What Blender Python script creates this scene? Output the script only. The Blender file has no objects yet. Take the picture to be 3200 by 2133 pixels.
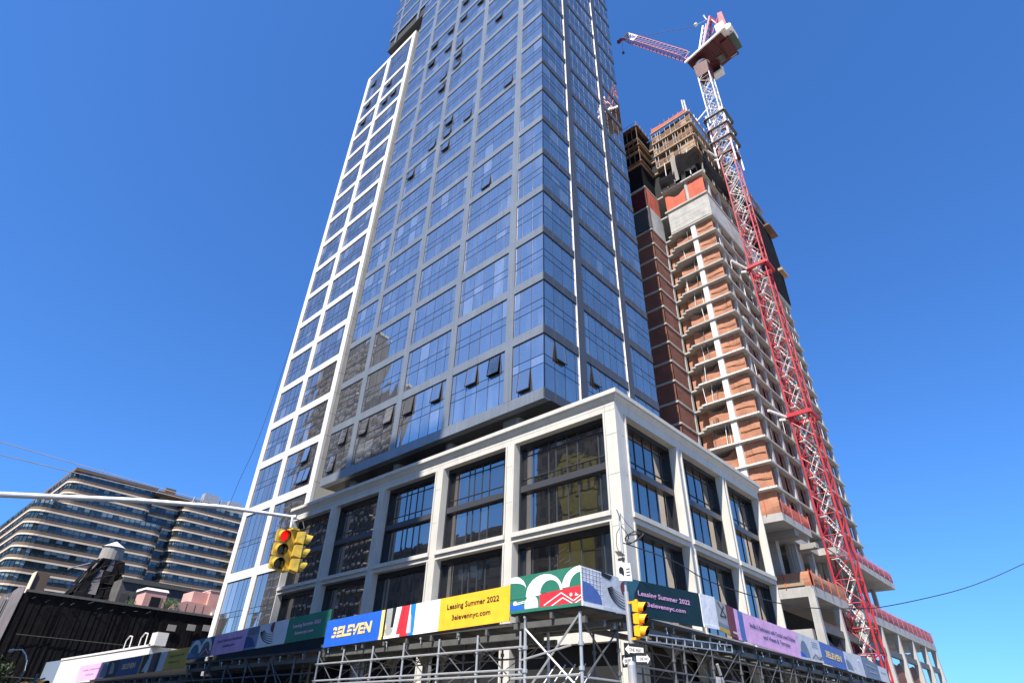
import bpy, math, random
from mathutils import Vector, Matrix
random.seed(7)
R = math.radians
sc = bpy.context.scene
col = sc.collection

# ------------------------------------------------------------------ camera
cam_d = bpy.data.cameras.new('camera'); cam = bpy.data.objects.new('camera', cam_d); col.objects.link(cam)
right = Vector((0.73920, 0.67298, 0.02601)); up = Vector((0.36126, -0.42882, 0.82802)); fwd = Vector((-0.56839, 0.60268, 0.56010))
m = Matrix.Identity(3)
for i in range(3):
    m[i][0] = right[i]; m[i][1] = up[i]; m[i][2] = -fwd[i]
cam.matrix_world = Matrix.Translation((0, 0, 1.7)) @ m.to_4x4()
cam_d.lens = 20.25; cam_d.sensor_width = 36; cam_d.clip_end = 5000; cam_d.clip_start = 0.1
sc.camera = cam

# ------------------------------------------------------------------ world and sun
SUN = Vector((0.167, -0.607, 0.777)).normalized()
elev = math.asin(SUN.z)
w = bpy.data.worlds.new('World'); sc.world = w; w.use_nodes = True
nt = w.node_tree; nt.nodes.clear()
sky = nt.nodes.new('ShaderNodeTexSky'); sky.sky_type = 'NISHITA'; sky.sun_disc = False
sky.sun_elevation = elev; sky.sun_rotation = math.atan2(SUN.x, SUN.y)
sky.air_density = 1.0; sky.dust_density = 0.35; sky.ozone_density = 2.2; sky.altitude = 0
hs = nt.nodes.new('ShaderNodeGamma'); hs.inputs['Gamma'].default_value = 0.80
gn = nt.nodes.new('ShaderNodeVectorMath'); gn.operation = 'MULTIPLY'; gn.inputs[1].default_value = (0.36, 0.79, 1.46)
bg = nt.nodes.new('ShaderNodeBackground'); bg.inputs['Strength'].default_value = 0.115
wo = nt.nodes.new('ShaderNodeOutputWorld')
nt.links.new(sky.outputs[0], hs.inputs['Color']); nt.links.new(hs.outputs[0], gn.inputs[0]); nt.links.new(gn.outputs[0], bg.inputs[0]); nt.links.new(bg.outputs[0], wo.inputs[0])
sd = bpy.data.lights.new('sun', 'SUN'); sd.energy = 5.0; sd.angle = R(0.5); sd.color = (1.0, 0.93, 0.83)
so = bpy.data.objects.new('sun', sd); col.objects.link(so)
so.rotation_euler = SUN.to_track_quat('Z', 'Y').to_euler(); so.location = (0, -50, 300)
sc.view_settings.view_transform = 'Standard'; sc.view_settings.look = 'None'
sc.view_settings.exposure = 0.85; sc.view_settings.gamma = 1
sc.cycles.max_bounces = 8; sc.cycles.glossy_bounces = 5

# ------------------------------------------------------------------ helpers
MATS = {}
def mat(name, c, rough=0.7, metal=0.0, noise=0.0, nscale=1.0, bump=0.0, bscale=8.0, spec=0.5, streak=0.0):
    if name in MATS: return MATS[name]
    m = bpy.data.materials.new(name); m.use_nodes = True; MATS[name] = m
    t = m.node_tree; b = t.nodes['Principled BSDF']
    b.inputs['Base Color'].default_value = (*c, 1); b.inputs['Roughness'].default_value = rough
    b.inputs['Metallic'].default_value = metal; b.inputs['Specular IOR Level'].default_value = spec
    if noise or bump or streak:
        g = t.nodes.new('ShaderNodeNewGeometry')
    if noise or streak:
        n = t.nodes.new('ShaderNodeTexNoise'); n.inputs['Scale'].default_value = nscale; n.inputs['Detail'].default_value = 6
        t.links.new(g.outputs['Position'], n.inputs['Vector'])
        r = t.nodes.new('ShaderNodeMapRange'); r.inputs['From Min'].default_value = 0.3; r.inputs['From Max'].default_value = 0.7
        r.inputs['To Min'].default_value = 1 - noise; r.inputs['To Max'].default_value = 1 + noise * 0.5
        t.links.new(n.outputs['Fac'], r.inputs['Value'])
        val = r.outputs[0]
        if streak:
            mp = t.nodes.new('ShaderNodeMapping'); mp.inputs['Scale'].default_value = (3, 3, 0.12)
            t.links.new(g.outputs['Position'], mp.inputs['Vector'])
            n3 = t.nodes.new('ShaderNodeTexNoise'); n3.inputs['Scale'].default_value = 1.2; n3.inputs['Detail'].default_value = 4
            t.links.new(mp.outputs[0], n3.inputs['Vector'])
            r3 = t.nodes.new('ShaderNodeMapRange'); r3.inputs['From Min'].default_value = 0.35; r3.inputs['From Max'].default_value = 0.75
            r3.inputs['To Min'].default_value = 1.0; r3.inputs['To Max'].default_value = 1 - streak
            t.links.new(n3.outputs['Fac'], r3.inputs['Value'])
            mm = t.nodes.new('ShaderNodeMath'); mm.operation = 'MULTIPLY'
            t.links.new(val, mm.inputs[0]); t.links.new(r3.outputs[0], mm.inputs[1]); val = mm.outputs[0]
        v = t.nodes.new('ShaderNodeVectorMath'); v.operation = 'SCALE'; v.inputs[0].default_value = c
        t.links.new(val, v.inputs['Scale']); t.links.new(v.outputs[0], b.inputs['Base Color'])
    if bump:
        n2 = t.nodes.new('ShaderNodeTexNoise'); n2.inputs['Scale'].default_value = bscale; n2.inputs['Detail'].default_value = 5
        t.links.new(g.outputs['Position'], n2.inputs['Vector'])
        bp = t.nodes.new('ShaderNodeBump'); bp.inputs['Strength'].default_value = bump; bp.inputs['Distance'].default_value = 0.1
        t.links.new(n2.outputs['Fac'], bp.inputs['Height']); t.links.new(bp.outputs[0], b.inputs['Normal'])
    return m

def glass(name, refl=(0.62, 0.72, 0.86), base=(0.012, 0.02, 0.035), fac=0.62, var=0.25, wav=0.012):
    """coated window glass: a dark interior under a mirror coating, each pane a little different"""
    m = bpy.data.materials.new(name); m.use_nodes = True; MATS[name] = m
    t = m.node_tree; t.nodes.clear()
    out = t.nodes.new('ShaderNodeOutputMaterial'); mix = t.nodes.new('ShaderNodeMixShader')
    d = t.nodes.new('ShaderNodeBsdfDiffuse'); gl = t.nodes.new('ShaderNodeBsdfGlossy'); gl.inputs['Roughness'].default_value = 0.015
    at = t.nodes.new('ShaderNodeAttribute'); at.attribute_name = 'rnd'
    g = t.nodes.new('ShaderNodeNewGeometry')
    n = t.nodes.new('ShaderNodeTexNoise'); n.inputs['Scale'].default_value = 0.55; n.inputs['Detail'].default_value = 1.5
    t.links.new(g.outputs['Position'], n.inputs['Vector'])
    bp = t.nodes.new('ShaderNodeBump'); bp.inputs['Strength'].default_value = 1.0; bp.inputs['Distance'].default_value = wav
    t.links.new(n.outputs['Fac'], bp.inputs['Height']); t.links.new(bp.outputs[0], gl.inputs['Normal'])
    r = t.nodes.new('ShaderNodeMapRange'); r.inputs['To Min'].default_value = 1 - var; r.inputs['To Max'].default_value = 1.06
    t.links.new(at.outputs['Fac'], r.inputs['Value'])
    v = t.nodes.new('ShaderNodeVectorMath'); v.operation = 'SCALE'; v.inputs[0].default_value = refl
    t.links.new(r.outputs[0], v.inputs['Scale']); t.links.new(v.outputs[0], gl.inputs['Color'])
    # interiors: soft vertical variation of blinds and ceilings
    mp = t.nodes.new('ShaderNodeMapping'); mp.inputs['Scale'].default_value = (0.9, 0.9, 0.25)
    t.links.new(g.outputs['Position'], mp.inputs['Vector'])
    n2 = t.nodes.new('ShaderNodeTexNoise'); n2.inputs['Scale'].default_value = 1.0; n2.inputs['Detail'].default_value = 3
    t.links.new(mp.outputs[0], n2.inputs['Vector'])
    r2 = t.nodes.new('ShaderNodeMapRange'); r2.inputs['From Min'].default_value = 0.5; r2.inputs['From Max'].default_value = 0.8
    r2.inputs['To Min'].default_value = 1.0; r2.inputs['To Max'].default_value = 1.9
    t.links.new(n2.outputs['Fac'], r2.inputs['Value'])
    v2 = t.nodes.new('ShaderNodeVectorMath'); v2.operation = 'SCALE'; v2.inputs[0].default_value = base
    gt = t.nodes.new('ShaderNodeMath'); gt.operation = 'GREATER_THAN'; gt.inputs[1].default_value = 0.93      # a few panes have drawn curtains
    t.links.new(at.outputs['Fac'], gt.inputs[0])
    ma2 = t.nodes.new('ShaderNodeMath'); ma2.operation = 'MULTIPLY_ADD'; ma2.inputs[1].default_value = 1.1
    t.links.new(gt.outputs[0], ma2.inputs[0]); t.links.new(r2.outputs[0], ma2.inputs[2])
    t.links.new(ma2.outputs[0], v2.inputs['Scale']); t.links.new(v2.outputs[0], d.inputs['Color'])
    lw = t.nodes.new('ShaderNodeLayerWeight'); lw.inputs['Blend'].default_value = 0.35
    r4 = t.nodes.new('ShaderNodeMapRange'); r4.inputs['To Min'].default_value = fac; r4.inputs['To Max'].default_value = 1.0
    t.links.new(lw.outputs['Fresnel'], r4.inputs['Value']); t.links.new(r4.outputs[0], mix.inputs[0])
    t.links.new(d.outputs[0], mix.inputs[1]); t.links.new(gl.outputs[0], mix.inputs[2]); t.links.new(mix.outputs[0], out.inputs[0])
    return m

def emis(name, c, s):
    m = bpy.data.materials.new(name); m.use_nodes = True; MATS[name] = m
    b = m.node_tree.nodes['Principled BSDF']; b.inputs['Base Color'].default_value = (*c, 1)
    b.inputs['Emission Color'].default_value = (*c, 1); b.inputs['Emission Strength'].default_value = s
    return m

import numpy as np
NOSPLIT = ('artwork', 'lettering', 'crown', 'stripes', 'edge_pads', 'window', 'jib_lettering', 'pleated_netting')
class MB:
    def pieces(s):
        """loose pieces that stand well apart become parts of their own"""
        nv = len(s.v); par = list(range(nv))
        def fd(a):
            while par[a] != a: par[a] = par[par[a]]; a = par[a]
            return a
        for f in s.f:
            r0 = fd(f[0])
            for i in f[1:]: par[fd(i)] = r0
        roots = sorted({fd(f[0]) for f in s.f}); k = len(roots)
        if k < 2 or k > 1500: return [s]
        idx = {r: i for i, r in enumerate(roots)}; isl = np.array([idx.get(fd(i), 0) for i in range(nv)])
        pts = np.array(s.v, float); lo = np.full((k, 3), np.inf); hi = np.full((k, 3), -np.inf)
        np.minimum.at(lo, isl, pts); np.maximum.at(hi, isl, pts)
        size = (hi - lo).max(axis=1); gap = np.maximum(0, np.maximum(lo[:, None] - hi[None], lo[None] - hi[:, None]))
        near = np.sqrt((gap ** 2).sum(2)) <= np.maximum(0.02, 0.49 * np.maximum(size[:, None], size[None]))
        p2 = list(range(k))
        def f2_(a):
            while p2[a] != a: p2[a] = p2[p2[a]]; a = p2[a]
            return a
        for a, b in zip(*np.nonzero(np.triu(near, 1))): p2[f2_(int(a))] = f2_(int(b))
        gr = {}
        for fi, f in enumerate(s.f): gr.setdefault(f2_(idx[fd(f[0])]), []).append(fi)
        if len(gr) < 2: return [s]
        out = []
        for fis in sorted(gr.values(), key=len, reverse=True):
            m = MB(); mp = {}
            for fi in fis:
                for i in s.f[fi]:
                    if i not in mp: mp[i] = len(m.v); m.v.append(s.v[i])
                m.f.append([mp[i] for i in s.f[fi]]); m.mi.append(m.m(s.mats[s.mi[fi]])); m.r.append(s.r[fi])
            out.append(m)
        return out
    def __init__(s): s.v = []; s.f = []; s.mi = []; s.mats = []; s.r = []
    def m(s, mt):
        if mt not in s.mats: s.mats.append(mt)
        return s.mats.index(mt)
    def face(s, pts, mt, rnd=None):
        b = len(s.v); s.v += [tuple(p) for p in pts]; s.f.append(list(range(b, b + len(pts)))); s.mi.append(s.m(mt)); s.r.append(random.random() if rnd is None else rnd)
    def hexa(s, p, mt):
        b = len(s.v); s.v += [tuple(q) for q in p]; k = s.m(mt); rn = random.random()
        for f in ((0, 3, 2, 1), (4, 5, 6, 7), (0, 1, 5, 4), (1, 2, 6, 5), (2, 3, 7, 6), (3, 0, 4, 7)):
            s.f.append([b + i for i in f]); s.mi.append(k); s.r.append(rn)
    def box(s, x0, x1, y0, y1, z0, z1, mt):
        if x0 > x1: x0, x1 = x1, x0
        if y0 > y1: y0, y1 = y1, y0
        if z0 > z1: z0, z1 = z1, z0
        s.hexa([(x0, y0, z0), (x1, y0, z0), (x1, y1, z0), (x0, y1, z0), (x0, y0, z1), (x1, y0, z1), (x1, y1, z1), (x0, y1, z1)], mt)
    def prism(s, poly, z0, z1, mt):
        n = len(poly); b = len(s.v); s.v += [(x, y, z0) for x, y in poly] + [(x, y, z1) for x, y in poly]; k = s.m(mt)
        s.f.append([b + i for i in range(n)][::-1]); s.f.append([b + n + i for i in range(n)])
        for i in range(n): j = (i + 1) % n; s.f.append([b + i, b + j, b + n + j, b + n + i])
        s.mi += [k] * (n + 2); s.r += [random.random()] * (n + 2)
    def tube(s, p, q, r, mt, n=8, r2=None):
        p = Vector(p); q = Vector(q); d = (q - p)
        if d.length < 1e-6: return
        d.normalize(); a = d.orthogonal().normalized(); c = d.cross(a); r2 = r if r2 is None else r2; b = len(s.v); k = s.m(mt)
        for o, rr in ((p, r), (q, r2)):
            for i in range(n):
                t = 2 * math.pi * i / n; s.v.append(tuple(o + (a * math.cos(t) + c * math.sin(t)) * rr))
        for i in range(n): j = (i + 1) % n; s.f.append([b + i, b + j, b + n + j, b + n + i])
        s.f.append([b + i for i in range(n)][::-1]); s.f.append([b + n + i for i in range(n)])
        s.mi += [k] * (n + 2); s.r += [random.random()] * (n + 2)
    def bar(s, p, q, w, mt, h=None):
        """square bar"""
        p = Vector(p); q = Vector(q); d = (q - p).normalized(); a = d.cross(Vector((0, 0, 1)))
        if a.length < 0.01: a = Vector((1, 0, 0))
        a.normalize(); c = d.cross(a); h = w if h is None else h
        a = a * w / 2; c = c * h / 2
        s.hexa([p - a - c, p + a - c, p + a + c, p - a + c, q - a - c, q + a - c, q + a + c, q - a + c], mt)
    def path(s, pts, r, mt, n=6):
        for i in range(len(pts) - 1): s.tube(pts[i], pts[i + 1], r, mt, n)
    def ball(s, c, r, mt, n=10, sz=1.0):
        b = len(s.v); k = s.m(mt); rings = n // 2
        for i in range(rings + 1):
            ph = math.pi * i / rings
            for j in range(n):
                t = 2 * math.pi * j / n
                s.v.append((c[0] + r * math.sin(ph) * math.cos(t), c[1] + r * math.sin(ph) * math.sin(t), c[2] + r * sz * math.cos(ph)))
        for i in range(rings):
            for j in range(n):
                a = b + i * n + j; a2 = b + i * n + (j + 1) % n
                s.f.append([a, a + n, a2 + n, a2]); s.mi.append(k); s.r.append(0.5)
    def build(s, name, parent=None, smooth=False, origin=None, split=None):
        if not s.v: return None
        if split is None: split = parent is not None and name not in NOSPLIT
        if split:
            ps = s.pieces()
            if len(ps) > 1:
                obs = [p.build(name, parent, smooth, origin, False) for p in ps]
                return obs[0]
        me = bpy.data.meshes.new(name)
        o = Vector((0, 0, 0))
        if parent is not None: o = Vector(parent.get('_o', (0, 0, 0)))
        elif origin is not None: o = Vector(origin)
        me.from_pydata([(x - o.x, y - o.y, z - o.z) for x, y, z in s.v], [], s.f)
        for mt in s.mats: me.materials.append(mt)
        me.polygons.foreach_set('material_index', s.mi)
        a = me.attributes.new('rnd', 'FLOAT', 'FACE'); a.data.foreach_set('value', s.r)
        if smooth: me.polygons.foreach_set('use_smooth', [True] * len(me.polygons))
        me.update()
        ob = bpy.data.objects.new(name, me); col.objects.link(ob)
        ob['_o'] = tuple(o)
        if parent is not None: ob.parent = parent
        else: ob.location = o
        return ob

def thing(name, label, cat, loc=(0, 0, 0), group=None):
    o = bpy.data.objects.new(name, None); col.objects.link(o); o.location = loc; o['_o'] = tuple(loc)
    o.empty_display_size = 0.5
    o['label'] = label; o['category'] = cat
    if group: o['group'] = group
    return o
def tag(o, label, cat, group=None, kind=None):
    o['label'] = label; o['category'] = cat
    if group: o['group'] = group
    if kind: o['kind'] = kind
    return o

class Face:
    """a vertical wall plane: axis 'Y' looks to -Y with u = x, axis 'X' looks to +X with u = y; d is how far a point stands out"""
    def __init__(s, ax, plane): s.ax = ax; s.p = plane
    def pt(s, u, z, d=0.0):
        return (u, s.p - d, z) if s.ax == 'Y' else (s.p + d, u, z)
    def box(s, mb, u0, u1, z0, z1, d0, d1, mt):
        a = s.pt(u0, z0, d0); b = s.pt(u1, z1, d1); mb.box(a[0], b[0], a[1], b[1], a[2], b[2], mt)
    def quad(s, mb, u0, u1, z0, z1, d, mt, warp=0.0, rnd=None):
        if u0 > u1: u0, u1 = u1, u0
        pts = [(u0, z0), (u1, z0), (u1, z1), (u0, z1)]
        mb.face([s.pt(u, z, d + random.uniform(-warp, warp)) for u, z in pts], mt, rnd)

_tc = {}
def text_shape(txt, bold=0.0, shear=0.0, spacing=1.0):
    key = (txt, bold, shear, spacing)
    if key in _tc: return _tc[key]
    cu = bpy.data.curves.new('txt', 'FONT'); cu.body = txt; cu.offset = bold; cu.shear = shear; cu.space_character = spacing
    cu.align_x = 'CENTER'; cu.resolution_u = 3
    ob = bpy.data.objects.new('txt', cu); col.objects.link(ob)
    dg = bpy.context.evaluated_depsgraph_get(); dg.update()
    me = ob.evaluated_get(dg).to_mesh()
    vs = [v.co.copy() for v in me.vertices]; fs = [list(p.vertices) for p in me.polygons]
    ob.evaluated_get(dg).to_mesh_clear()
    bpy.data.objects.remove(ob); bpy.data.curves.remove(cu)
    xs = [v.x for v in vs]; ys = [v.y for v in vs]
    x0, x1, y0, y1 = min(xs), max(xs), min(ys), max(ys)
    vs = [((v.x - x0) / (x1 - x0), (v.y - y0) / (y1 - y0)) for v in vs]
    _tc[key] = (vs, fs); return _tc[key]
def put_text(mb, txt, fn, mt, **k):
    """fn maps (0..1, 0..1) of the text's own box to a point"""
    vs, fs = text_shape(txt, **k); b = len(mb.v); mb.v += [tuple(fn(a, c)) for a, c in vs]
    kx = mb.m(mt)
    for f in fs: mb.f.append([b + i for i in f]); mb.mi.append(kx); mb.r.append(0.5)

# ------------------------------------------------------------------ materials
G_T = glass('tower_glass', refl=(1.0, 0.90, 0.84), base=(0.13, 0.135, 0.14), fac=0.65, var=0.07, wav=0.004)
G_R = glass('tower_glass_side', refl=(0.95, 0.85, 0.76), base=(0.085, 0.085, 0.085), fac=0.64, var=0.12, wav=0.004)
G_P = glass('podium_glass', refl=(0.74, 0.66, 0.60), base=(0.016, 0.018, 0.02), fac=0.55, var=0.12, wav=0.003)
G_W = glass('block_glass', refl=(0.90, 0.80, 0.74), base=(0.12, 0.12, 0.125), fac=0.62, var=0.2, wav=0.004)
G_B = glass('ribbon_glass', refl=(0.42, 0.50, 0.56), base=(0.03, 0.05, 0.06), fac=0.25, var=0.8)
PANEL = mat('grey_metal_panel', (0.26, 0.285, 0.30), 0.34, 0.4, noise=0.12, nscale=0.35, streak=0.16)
PANEL_D = mat('darkened_grey_panel', (0.085, 0.09, 0.095), 0.4, 0.3, noise=0.10, nscale=0.35)  # grey panel darkened, the side face's shade is in the colour
BLACK = mat('black_frame', (0.012, 0.013, 0.015), 0.45)
DKGREY = mat('dark_grey_metal', (0.065, 0.066, 0.07), 0.4, 0.3)
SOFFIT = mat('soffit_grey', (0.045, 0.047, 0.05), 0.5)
STONE = mat('cream_cast_stone', (0.54, 0.52, 0.465), 0.75, noise=0.09, nscale=0.9, bump=0.06, bscale=30, streak=0.12)
WHITE = mat('white_panel', (0.66, 0.65, 0.62), 0.55, noise=0.05, nscale=0.6, streak=0.04)
WSIDE = mat('shaded_white_panel', (0.46, 0.45, 0.42), 0.6, noise=0.10, nscale=0.5)  # white panel greyed to hold the shade of the block's side
JOINT = mat('panel_joint', (0.16, 0.155, 0.15), 0.8)
CONC = mat('raw_concrete', (0.40, 0.39, 0.365), 0.85, noise=0.16, nscale=0.5, bump=0.1, bscale=12, streak=0.15)
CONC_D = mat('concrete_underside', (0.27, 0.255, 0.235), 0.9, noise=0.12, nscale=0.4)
BLOCK = mat('block_wall', (0.42, 0.41, 0.385), 0.9, noise=0.22, nscale=0.8, streak=0.15)
WOOD = mat('formwork_wood', (0.15, 0.075, 0.045), 0.8, noise=0.3, nscale=1.5)
WOODL = mat('light_timber', (0.34, 0.235, 0.15), 0.8, noise=0.2, nscale=2)
NETB = mat('black_netting', (0.011, 0.010, 0.011), 0.95, spec=0.1, noise=0.4, nscale=0.7, bump=0.5, bscale=2)
NETG = mat('grey_netting', (0.15, 0.135, 0.14), 0.85, noise=0.3, nscale=0.35, bump=0.5, bscale=1.3)
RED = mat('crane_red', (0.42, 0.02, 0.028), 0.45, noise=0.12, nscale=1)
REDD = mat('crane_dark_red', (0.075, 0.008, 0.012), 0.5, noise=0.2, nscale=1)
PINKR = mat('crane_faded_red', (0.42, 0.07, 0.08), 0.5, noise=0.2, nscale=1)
MAUVE = mat('crane_mauve', (0.17, 0.12, 0.28), 0.5, noise=0.2, nscale=1)
CWHITE = mat('crane_white', (0.72, 0.70, 0.68), 0.5, noise=0.1, nscale=1)
GALV = mat('galvanised_steel', (0.42, 0.43, 0.44), 0.42, 0.35, noise=0.12, nscale=3)
GALVD = mat('dark_galvanised_pipe', (0.11, 0.11, 0.115), 0.55, 0.3, noise=0.2, nscale=3)  # darker copy of the galvanised steel, shade under the sheds put into its colour
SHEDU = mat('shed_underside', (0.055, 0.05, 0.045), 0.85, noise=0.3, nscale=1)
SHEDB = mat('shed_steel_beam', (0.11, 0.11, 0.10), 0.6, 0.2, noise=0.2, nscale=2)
BRICK = mat('brown_brick', (0.16, 0.108, 0.078), 0.85, noise=0.18, nscale=0.25)
CREAM = mat('cream_stone_band', (0.72, 0.60, 0.45), 0.7, noise=0.08, nscale=0.3)
PINKW = mat('pink_stucco', (0.58, 0.33, 0.29), 0.85, noise=0.1, nscale=0.5)
YEL = mat('signal_yellow', (0.56, 0.37, 0.04), 0.5, noise=0.3, nscale=9)
YELO = mat('signal_amber_paint', (0.95, 0.42, 0.01), 0.45)
LENSK = mat('dark_lens', (0.008, 0.008, 0.008), 0.2)
LEAF = mat('leaf_green', (0.06, 0.13, 0.03), 0.7, noise=0.4, nscale=2)
LEAFD = mat('shaded_leaf', (0.012, 0.028, 0.008), 0.7, noise=0.4, nscale=2)  # leaf green darkened so the crown carries its shade
BARK = mat('bark', (0.07, 0.05, 0.035), 0.9)
ASPH = mat('asphalt', (0.075, 0.07, 0.065), 0.9, noise=0.2, nscale=2)
PAVE = mat('pavement_concrete', (0.42, 0.38, 0.31), 0.9, noise=0.15, nscale=1)
WIRE = mat('black_cable', (0.02, 0.02, 0.022), 0.6)
INT = mat('dark_interior', (0.012, 0.012, 0.013), 0.9)
def net(name, c, tr=0.35):
    m = mat(name, c, 0.85, noise=0.2, nscale=0.7, bump=0.12, bscale=1.6, streak=0.12)
    return m
NETO = net('orange_netting', (0.42, 0.19, 0.11)); NETR = net('red_orange_netting', (0.52, 0.11, 0.06)); NETD = net('brown_shaded_netting', (0.19, 0.075, 0.05))  # brown net is the orange one darkened for faces in shade
NETRED = net('red_rail_netting', (0.40, 0.12, 0.14))

# ------------------------------------------------------------------ ground
def struct(mb, name):
    o = mb.build(name); o['kind'] = 'structure'; return o
g = MB(); g.box(-2500, 2500, -2500, 2500, -1, -0.15, PAVE); struct(g, 'ground')
g = MB(); g.box(-600, 600, -6, 18, -0.146, -0.02, ASPH); g.box(-12, 12, 18, 500, -0.146, -0.02, ASPH); g.box(-12, 12, -500, -6, -0.146, -0.02, ASPH)
struct(g, 'road')
g = MB(); g.box(-119, -12, 18, 500, -0.148, 0.12, PAVE); struct(g, 'sidewalk')

# ------------------------------------------------------------------ glass tower
TY = Face('Y', 31.8); TX = Face('X', -26.2)
tower = thing('glass_tower', 'tall blue mirror glass tower with grey metal grid, rising out of the frame', 'building', (-42, 45, 0))
ZT = 178.0
core = MB(); core.box(-59.0, -26.4, 32.0, 50.95, 24.3, ZT - 0.2, INT); core.box(-71.9, -59.0, 32.0, 50.95, 129.6, ZT - 0.2, INT)
core.box(-58.5, -29.2, 34.6, 50.9, 15, 24.3, INT)
core.build('core', tower)
lev = [24.13 + 0.0] + [30.55 + 6.05 * k for k in range(0, 24)]     # underside of each metal band
BH = 0.93
cols_u = [(-30.73, -29.82), (-38.66, -37.80), (-46.6, -45.7), (-54.4, -53.5)]
cols_top = [(-61.8, -61.0), (-69.5, -68.9)]
for a, b in cols_u:
    c = MB(); TY.box(c, a, b, 25.06, ZT, -0.02, 0.105, PANEL)
    for z in lev[1:]: TY.box(c, a, b, z - 3.0, z - 2.985, 0.1, 0.108, JOINT)
    c.build('column_cladding', tower)
for a, b in cols_top:
    c = MB(); TY.box(c, a, b, 129.6, ZT, -0.02, 0.105, PANEL); c.build('column_cladding', tower)
for a, b in ((36.82, 37.92), (45.2, 46.24)):
    c = MB(); TX.box(c, a, b, 24.2, ZT, -0.02, 0.09, PANEL_D); TX.box(c, a - 0.035, a - 0.002, 24.2, ZT, 0.0, 0.105, WHITE); c.build('column_cladding', tower)  # white fin paints the column's sunlit edge
e = MB(); e.box(-26.24, -26.17, 31.77, 31.83, 25.0, ZT, BLACK); e.build('corner_mullion', tower)
for i, z in enumerate(lev):
    c = MB()
    x0 = -59.2 if z < 128 else -72.0
    h = BH
    TY.box(c, x0, -26.2 - 0.0, z, z + h, -0.02, 0.09, PANEL)
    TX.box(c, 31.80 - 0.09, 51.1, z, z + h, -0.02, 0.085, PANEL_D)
    u = x0 + 1.45
    while u < -26.5: TY.box(c, u - 0.012, u + 0.012, z + 0.01, z + h - 0.01, 0.08, 0.094, JOINT); u += 1.45
    u = 33.2
    while u < 51: TX.box(c, u - 0.012, u + 0.012, z + 0.01, z + h - 0.01, 0.07, 0.089, JOINT); u += 1.45
    c.build('spandrel_band', tower)
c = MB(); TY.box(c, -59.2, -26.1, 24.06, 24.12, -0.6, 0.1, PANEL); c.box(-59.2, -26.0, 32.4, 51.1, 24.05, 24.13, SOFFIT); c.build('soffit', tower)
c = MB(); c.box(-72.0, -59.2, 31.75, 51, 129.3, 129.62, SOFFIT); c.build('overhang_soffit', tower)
c = MB(); c.box(-72, -26.2, 31.8, 51.1, ZT, ZT + 1, PANEL); c.build('roof', tower)

cells = []   # (face, u0, u1, z0, z1, glassmat, mullions)
def span(u0, u1, pitch=1.45, from_right=True):
    n = max(1, int(round((u1 - u0) / pitch))); r = []
    x = u0
    while x + 0.2 < u1:
        r.append(x); x += pitch
    return [q for q in r[1:]]
bayL = [(-29.82, -26.22, [-29.05, -27.67]), (-37.8, -30.73, [-37.24, -35.75, -34.29, -32.82, -31.37]),
        (-45.7, -38.66, [-45.13, -43.65, -42.16, -40.77, -39.35]), (-53.5, -46.6, [-52.95, -51.5, -50.0, -48.5, -47.05]),
        (-59.2, -54.4, [-58.3, -57.0, -55.6])]
bayR = [(31.83, 36.82, [33.22, 34.66, 36.19]), (37.92, 45.2, [38.69, 39.9, 41.05, 42.2, 43.35, 44.5]), (46.24, 51.1, [46.9, 48.38, 49.83])]
bayT = [(-61.0, -59.2, []), (-68.9, -61.8, [-68.3, -66.9, -65.4, -64.0, -62.5]), (-72.0, -69.5, [-70.8])]
win = []
for i in range(len(lev)):
    z0 = lev[i] + BH; z1 = lev[i + 1] if i + 1 < len(lev) else ZT
    for b in bayL: win.append((TY, b, z0, z1, G_T))
    if z0 > 129.0:
        for b in bayT: win.append((TY, b, z0, z1, G_T))
    for b in bayR: win.append((TX, b, z0, z1, G_R))
def build_cell(mb, F, b, z0, z1, gm, first=False, lines=(2.15, 3.05), t=0.022, d=0.0):
    us = [b[0]] + sorted(b[2]) + [b[1]]
    zs = sorted([z0] + [z1 - l for l in lines if z1 - l > z0 + 0.3] + [z1])
    for i in range(len(us) - 1):
        for j in range(len(zs) - 1):
            F.quad(mb, us[i], us[i + 1], zs[j], zs[j + 1], d, gm, 0.006)
    for u in us[1:-1]: F.box(mb, u - t, u + t, z0, z1, d - 0.02, d + 0.016, BLACK)
    for z in zs[1:-1]: F.box(mb, b[0], b[1], z - t * 1.1, z + t * 1.1, d - 0.02, d + 0.02, BLACK)
    F.box(mb, b[0], b[1], z1 - 0.13, z1, d - 0.02, d + 0.03, BLACK)
    F.box(mb, b[0] - 0.0, b[0] + 0.05, z0, z1 - 0.13, d - 0.02, d + 0.026, BLACK)
def area(F, b, z0, z1):
    ps = []
    for u, z in ((b[0], z0), (b[1], z0), (b[1], z1), (b[0], z1)):
        p = Vector(F.pt(u, z)) - Vector((0, 0, 1.7)); dz = p.dot(fwd)
        ps.append((p.dot(right) / dz, p.dot(up) / dz))
    if all(abs(x) > 0.889 or abs(y) > 0.593 for x, y in ps): return 0
    return abs(sum(ps[i][0] * ps[(i + 1) % 4][1] - ps[(i + 1) % 4][0] * ps[i][1] for i in range(4))) / 2
win.sort(key=lambda c: -area(c[0], c[1], c[2], c[3]))
wobj = []
for c in win[:99]:
    mb = MB(); build_cell(mb, *c); wobj.append((c, mb.build('window', tower)))
mb = MB()
for c in win[99:]: build_cell(mb, *c)
rest = mb.build('window', tower); rest['kind'] = 'stuff'

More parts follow.
